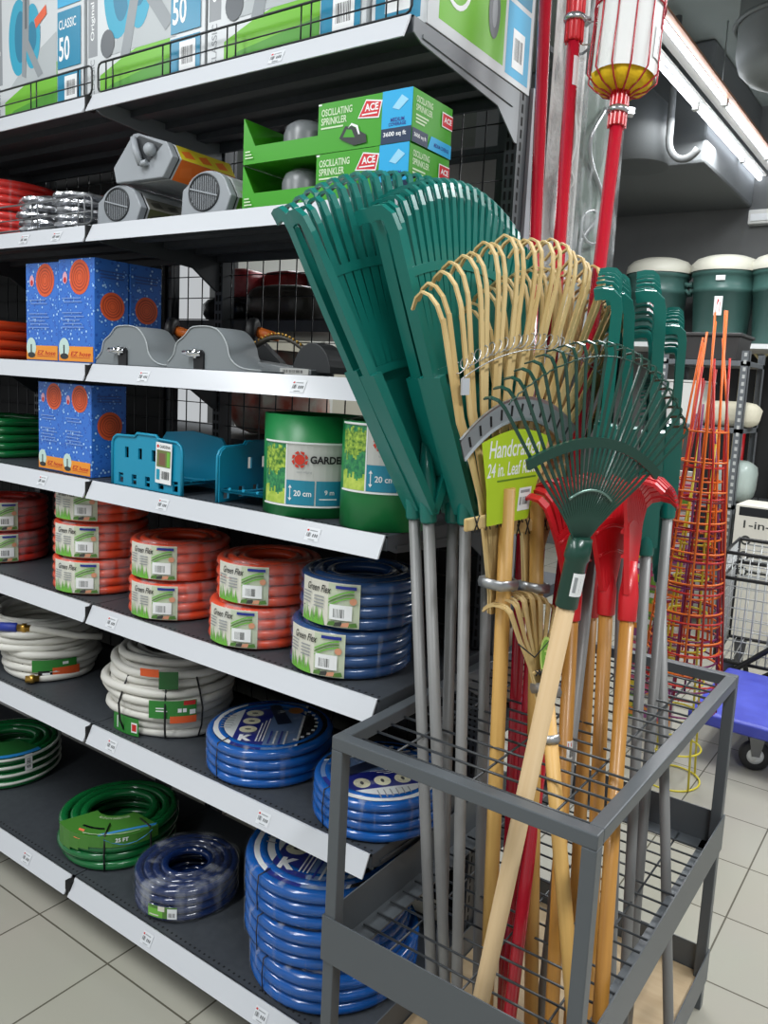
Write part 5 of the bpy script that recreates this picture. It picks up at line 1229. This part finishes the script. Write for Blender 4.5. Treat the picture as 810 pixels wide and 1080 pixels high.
# blue platform trolley
BLT = mat('trolley_blue', (62, 70, 176), .4, noise=(9, (78, 88, 196), (1, 1, 1)))
t = thing('platform_trolley', 'blue plastic platform trolley with white castors, right of the rack', 'trolley', (-.55, 3.49, 0), .0)
g = mb(); vs = []
x0, x1, y0, y1 = -.235, .55, -.33, .31
for zz, e_ in ((.155, .02), (.165, 0), (.205, 0), (.214, .012)):
    vs += [(x0 + e_, y0 + e_, zz), (x1 - e_, y0 + e_, zz), (x1 - e_, y1 - e_, zz), (x0 + e_, y1 - e_, zz)]
g.add(vs, [(3, 2, 1, 0), (12, 13, 14, 15)] + [(4 * r_ + k, 4 * r_ + (k + 1) % 4, 4 * r_ + 4 + (k + 1) % 4, 4 * r_ + 4 + k) for r_ in range(3) for k in range(4)])
g.build('deck', BLT, t, .004)
def castor(t, x, y, R, ztop, hubm, tyre, rz=.4):
    g = mb(); g.lathe([(R * .55, -.014), (R * .95, -.014), (R, -.009), (R, .009), (R * .95, .014), (R * .55, .014), (R * .55, -.014)], 24); c, s = math.cos(rz), math.sin(rz)
    tr = lambda p: Vector((x + p.x * c - p.z * s, y + p.x * s + p.z * c, R + p.y))
    g.v = [tr(p) for p in g.v]; w_ = g.build('castor_wheel', tyre, t)
    g = mb(); g.lathe([(0, -.012), (R * .56, -.012), (R * .56, .012), (0, .012)], 20); g.lathe([(0, -.018), (R * .2, -.018), (R * .2, .018), (0, .018)], 12); g.v = [tr(p) for p in g.v]; g.build('hub', hubm, w_)
    g = mb()
    for q in (-.020, .020): g.prism([(-R * .25, 0), (R * .25, 0), (R * .55, ztop - R), (-R * .55, ztop - R)], .003, lambda u, v, k, q=q: tr(Vector((u, v, q + k))))
    g.build('castor_fork', mat('zinc_fork', (120, 122, 124), .35, .8), t)
for x, y in ((.015, -.24), (-.02, .22), (.42, -.22), (.42, .22)): castor(t, x, y, .06, .156, WHITE, mat('tyre_dark', (40, 40, 42), .6))
# black folding shopping cart
BKW = mat('cart_black_wire', (24, 24, 26), .4); CHW = mat('cart_chrome_wire', (186, 188, 188), .3, .5)
t = thing('shopping_cart', 'black wire shopping cart beyond the blue trolley at right edge', 'cart', (-.52, 4.1, 0), .08)
X0, X1, Y0, Y1, ZA, ZC = -.36, .24, -.22, .22, .22, .74
fr = mb()
for z in (ZA, ZC - .12, ZC):
    fr.tube([(X0, Y0, z), (X1, Y0, z), (X1, Y1, z), (X0, Y1, z)], .009, 8, closed=True)
for x, y in ((X0, Y0), (X1, Y0), (X1, Y1), (X0, Y1)): fr.tube([(x, y, ZA), (x, y, ZC)], .009, 8)
fr.tube([(X0 + .02, Y0 - .01, .12), (X1 + .1, Y0 - .03, .74)], .013, 8); fr.tube([(X0 + .12, Y0 - .012, .10), (X1 + .16, Y0 - .04, .62)], .011, 8)
fr.build('frame', BKW, t)
g = mb()
for k in range(1, 10):
    z = ZA + (ZC - ZA) * k / 10; g.tube([(X0, Y0, z), (X1, Y0, z), (X1, Y1, z), (X0, Y1, z)], .0028, 5, closed=True)
for k in range(1, 16): x = X0 + (X1 - X0) * k / 16; g.tube([(x, Y0, ZC), (x, Y0, ZA), (x, Y1, ZA), (x, Y1, ZC)], .0028, 5)
for k in range(1, 10):
    y = Y0 + (Y1 - Y0) * k / 10
    for x in (X0, X1): g.tube([(x, y, ZA), (x, y, ZC)], .0028, 5)
g.build('wire_basket', CHW, t)
for x, y, R in ((X0 + .06, Y0 + .02, .055), (X0 + .06, Y1 - .02, .055), (X1 - .05, Y0 - .02, .105), (X1 - .05, Y1 + .02, .105)): castor(t, x, y, R, .22, WHITE, mat('tyre_black', (22, 22, 23), .6), .2)
g = mb()
tb = thing('wire_basket', 'white plastic wire basket standing in the black shopping cart', 'basket', (-.36, 4.16, .235), .1)
for k in range(7):
    g = mb(); x = -.11 + .036 * k; g.tube([(x, -.13, 0), (x, -.16, .55), (x, -.13, .60), (x, .12, .60), (x, .10, 0)], .0045, 6); g.build('wire', mat('basket_white', (232, 232, 228), .4), tb)
for z, q in ((.15, -.138), (.3, -.147), (.45, -.155)):
    g = mb(); g.tube([(-.12, q, z), (.12, q, z)], .0045, 6); g.build('cross_wire', mat('basket_white', (232, 232, 228)), tb)
# slotted steel shelving with goods
SA = mat('slotted_steel', (104, 108, 112), .4); 
SX0, SX1, SY0, SY1 = -1.62, -1.10, 5.0, 5.45
t = thing('steel_shelving', 'grey slotted-angle shelving unit behind the wire cages', 'shelving', (SX0, SY0, 0))
for x, y in ((0, 0), (SX1 - SX0, 0), (0, SY1 - SY0), (SX1 - SX0, SY1 - SY0)):
    g = mb(); sx = 1 if x == 0 else -1; sy = 1 if y == 0 else -1
    g.bb((x, y, 0), (x + sx * .045, y + sy * .003, 1.74)); g.bb((x, y, 0), (x + sx * .003, y + sy * .045, 1.74)); p_ = g.build('post', SA, t)
    g = mb()
    for k in range(40):
        z = .03 + k * .043; g.bb((x + sx * .014, y - sy * .001, z), (x + sx * .030, y + sy * .0005, z + .022))
    g.build('slot_row', mat('slot_pale', (186, 188, 186), .6), p_)
for z in (.35, .82, 1.28, 1.68):
    g = mb(); g.bb((0, 0, z - .03), (SX1 - SX0, SY1 - SY0, z)); g.build('shelf', SA, t, .002)
bag('sack', 'cream sack slumped on the slotted steel shelf', -1.22, 5.2, 1.281, .36, .26, .16, mat('sack_cream', (218, 212, 190), .7, bump=(18, .7)), .1, 21)
bag('sack', 'pale clear bag on the middle shelf of the slotted steel unit', -1.16, 5.2, .821, .26, .26, .26, mat('clear_bag', (176, 190, 184), .3, bump=(24, .8)), 0, 22)
t = thing('storage_bin', 'white storage bin on the steel shelf behind the orange prongs', 'bin', (-1.47, 5.16, 1.281))
mb().box((0, 0, .13), (.22, .25, .26), taper=1.08).build('bin', mat('bin_white', (226, 226, 222), .5), t, .01); mb().box((0, 0, .267), (.25, .28, .014)).build('lid', mat('bin_lid', (214, 214, 210), .5), t, .004)
t = thing('storage_bin', 'dark grey storage tub on top of the steel shelving', 'bin', (-1.36, 5.2, 1.681))
g = mb(); g.box((0, 0, .075), (.34, .30, .15), taper=1.1); g.build('tub', mat('tub_dark', (62, 60, 60), .5), t, .008); mb().box((0, 0, .155), (.40, .36, .02)).build('rim', mat('tub_dark', (62, 60, 60)), t, .005)
# printed carton
t = thing('carton', 'cream carton printed 1-in-One on the right behind the cart', 'carton', (-1.03, 4.75, 0), 0)
b = carton(t, 'carton_body', .5, .3, .86, mat('carton_cream', (226, 222, 210), .6)); d = Decal()
d.text('1-in-One', .05, .73, .30, .045, INK, .01); d.rect(.02, .80, .46, .85, mat('carton_black_band', (30, 32, 36), .5))
for k in range(3): d.disc(.07, .66 - .09 * k, .028, .028, INK, 16, hole=.6); d.rect(.09, .655 - .09 * k, .24, .668 - .09 * k, INK); d.rect(.09, .635 - .09 * k, .20, .642 - .09 * k, GREY)
d.build('print', FRONT(), b)
t = thing('tool_board', 'black tool display panel on the wall behind the steel shelving', 'display panel', (-1.2, 6.848, 0))
mb().bb((-.7, 0, .0), (1.6, .05, 1.80)).build('panel', mat('panel_black', (26, 27, 29), .6), t)
YH = mat('handle_yellow', (222, 190, 70), .4); CRH = mat('handle_cream', (222, 208, 160), .5); RDH = mat('handle_red', (196, 30, 40), .35)
for k, (x, z1, m, nm) in enumerate(((-1.54, 1.78, CRH, 'cream handled spade, left one on the black panel'), (-1.41, 1.79, CRH, 'cream handled spade, second on the black panel'), (-1.22, 1.70, YH, 'yellow D-grip spade hanging right of the slotted post'), (-1.10, 1.55, RDH, 'red handled tool hanging at the right edge of the black panel'), (-1.0, 1.5, RDH, 'red handled tool outermost at the right edge of the black panel'), (-1.48, 1.2, RDH, 'short red handled tool low behind the steel shelving'))):
    t = thing('spade', nm, 'tool', (x, 6.80, .40), 0, 'long handled tools on the black panel'); q = z1 - .40
    g = mb(); g.tube([(0, 0, .3), (0, 0, q)], .020, 10); g.build('shaft', m, t)
    g = mb(); g.tube([(0, 0, q - .02), (-.05, 0, q + .04), (-.05, 0, q + .08), (.05, 0, q + .08), (.05, 0, q + .04)], .012, 8, closed=True); g.build('grip', mat('grip_white', (226, 226, 222), .5) if k == 2 else m, t)
    g = mb(); g.prism([(-.09, .28), (-.09, .1), (0, .0), (.09, .1), (.09, .28)], .006, lambda u, v, w_: (u, w_, v)); g.build('blade', mat('spade_steel', (92, 95, 98), .4, .7), t)
# high shelf with the dustbins
SZ = 1.86
g = mb(); g.bb((-3.2, 6.15, SZ - .035), (1.0, 6.88, SZ)); tag(g.build('high_shelf', mat('high_shelf_white', (214, 216, 216), .4)), 'white high wall shelf carrying the green dustbins', 'shelf')
g = mb(); g.bb((-1.95, 6.80, SZ + .001), (1.0, 6.86, SZ + .42)); tag(g.build('backboard', mat('backboard_pale', (190, 196, 194), .5)), 'pale board standing behind the dustbins on the high shelf', 'board')
BG = mat('bin_dark_green', (62, 98, 92), .4); LIDC = mat('lid_cream', (208, 206, 192), .45)
def dustbin(x, y, lab, s=1.0, lid=True):
    t = thing('dustbin', lab, 'dustbin', (x, y, SZ + .001), 0, 'green dustbins on the high shelf')
    g = mb(); g.lathe([(0, 0), (.185, 0), (.195, .01), (.222, .33), (.226, .33), (.229, .36), (.225, .365), (.232, .44), (.246, .445), (.248, .475), (.238, .48), (.0, .47)], 36); b = g.build('body', BG, t)
    for a in range(6):
        g = mb(); th = a * PI / 3 + .3; g.prism([(-.05, .03), (.05, .03), (.058, .28), (-.058, .28)], .006, lambda u, v, w_, th=th: ((.187 + v * .08 + w_) * math.cos(th + u / .2), (.187 + v * .08 + w_) * math.sin(th + u / .2), v)); g.build('panel', BG, b)
    for sg in (-1, 1):
        g = mb(); g.tube([(sg * .225, -.06, .40), (sg * .275, -.05, .39), (sg * .275, .05, .39), (sg * .225, .06, .40)], .014, 8); g.tube([(sg * .235, -.05, .36), (sg * .262, 0, .33), (sg * .235, .05, .36)], .012, 8); g.build('handle', BG, t)
    t.scale = (1, 1, 1.16)
    if lid:
        g = mb(); g.lathe([(.258, .468), (.262, .485), (.252, .52), (.215, .552), (.15, .572), (.08, .580), (0, .582)], 36); g.build('lid', LIDC, t)
        d = Decal(); d.rect(-.028, .18, .028, .30, WHITE, 3); d.poly([(-.015, .2), (.012, .2), (.016, .26), (-.005, .285)], RED); d.rect(-.03, .40, .03, .43, WHITE, 3)
        d.build('sticker', lambda u, v, dd: Vector(((.232 + .075 * (v - .33) + dd) * math.sin(u / .22 + .12), -(.232 + .075 * (v - .33) + dd) * math.cos(u / .22 + .12), v)), b, base=.004)
    return t
dustbin(at(695, 300, Y=6.45).x, 6.45, 'green dustbin with cream lid, left one above the edge-on green rakes'); dustbin(at(764, 300, Y=6.45).x, 6.45, 'green dustbin with cream lid and tall white sticker, right of the other'); dustbin(at(829, 300, Y=6.45).x, 6.45, 'green dustbin cut off by the right edge'); dustbin(at(628, 300, Y=6.45).x, 6.45, 'green dustbin without lid, half hidden behind the slanting red pole', lid=False)
# ceiling services
DU = mat('duct_grey', (112, 117, 115), .6)
g = mb(); g.bb((-3.4, 5.5, 2.98), (-1.62, 6.9, 3.745)); tag(g.build('trim_1', mat('soffit_grey', (100, 103, 104), .7), None, .02), kind='structure')
p_ = at(832, 92, Y=4.5)
t = thing('ceiling_duct', 'large rounded grey air duct hanging under the ceiling, upper right corner', 'duct', (p_.x, p_.y, p_.z))
g = mb(); g.lathe([(0, 0), (.12, .01), (.20, .04), (.25, .09), (.27, .16), (.27, 3.74 - p_.z)], 32); g.build('duct_body', DU, t)
g = mb(); g.tube([(.285 * math.cos(2 * PI * k / 32), .285 * math.sin(2 * PI * k / 32), .30) for k in range(32)], .012, 6, closed=True); g.build('flange', DU, t)
t = thing('ceiling_duct', 'grey flexible duct elbow hanging below the soffit, left of the lamps', 'duct', (-1.95, 5.0, 3.0))
g = mb(); g.tube([(-.45, .3, .35), (-.20, .2, .30), (.02, .1, .12), (.02, .1, -.12)], [.24, .24, .22, .20], 24); g.build('duct', mat('duct_dark', (84, 87, 88), .6), t)
g = mb(); g.tube([(.24, .0, .70), (.25, 0, .1)] + [(.35 - .10 * math.cos(q), 0, .0 - .13 * math.sin(q)) for q in [PI * k / 10 * .8 for k in range(11)]], .022, 8); g.build('pipe_elbow', mat('pipe_grey', (96, 98, 98), .7), t)
# twin tube lamp in view
t = thing('tube_lamp', 'twin fluorescent tube lamp strip under the ceiling, upper right', 'lamp', (-1.50, 5.1, 3.2))
TB = mat('lit_tube', (250, 252, 255), .3, emit=((236, 244, 255), 9.0)); FX = mat('lamp_housing', (206, 204, 198), .4)
g = mb(); g.bb((-.035, -1.9, .06), (.035, 2.4, .085)); g.build('housing', FX, t)
for x in (-.085, .085):
    g = mb(); g.bb((x - .018 + .03, -1.9, .016), (x + .018 + .03, 2.4, .03)); g.build('rail', mat('rail_copper', (190, 140, 112), .4) if x > 0 else FX, t)
    for k in range(3):
        y = -1.22 + 1.22 * k; g = mb(); g.tube([(x, y + .02, 0), (x, y + 1.19, 0)], .014, 10); g.build('tube', TB, t)
        for e_ in (.005, 1.205):
            g = mb(); g.box((x, y + e_, .002), (.034, .022, .05)); g.build('socket', FX, t)
for y in (-1.6, .2, 2.0):
    g = mb(); g.tube([(0, y, .085), (0, y, .55)], .004, 6); g.build('hanger_rod', STEEL, t)
p_ = at(803, 228, Y=6.80)
t = thing('wall_lamp', 'small white emergency lamp high on the dark wall at the right edge', 'lamp', (p_.x, 6.80, p_.z))
g = mb(); g.bb((-.10, .0, -.055), (.16, .098, .055)); g.build('lamp_body', mat('lamp_body_white', (214, 214, 210), .4), t, .008); g = mb(); g.bb((-.08, -.012, -.035), (.14, .0, .02)); g.build('lamp_lens', mat('lamp_lens_pale', (236, 238, 240), .2), t, .004)
# ================================================================ shop lamps (ceiling rows over the aisles)
for i, (x, y) in enumerate(((-1.5, 5.1), (-1.5, -1.6), (-1.5, -.2), (-3.4, -.6), (.6, .2), (.6, 2.6), (.6, 5.0), (-3.2, 3.4), (-1.1, 3.3))):
    area('ceiling_light', (x, y, 3.12), .26, 1.25, 54 if x > 0 else 36)
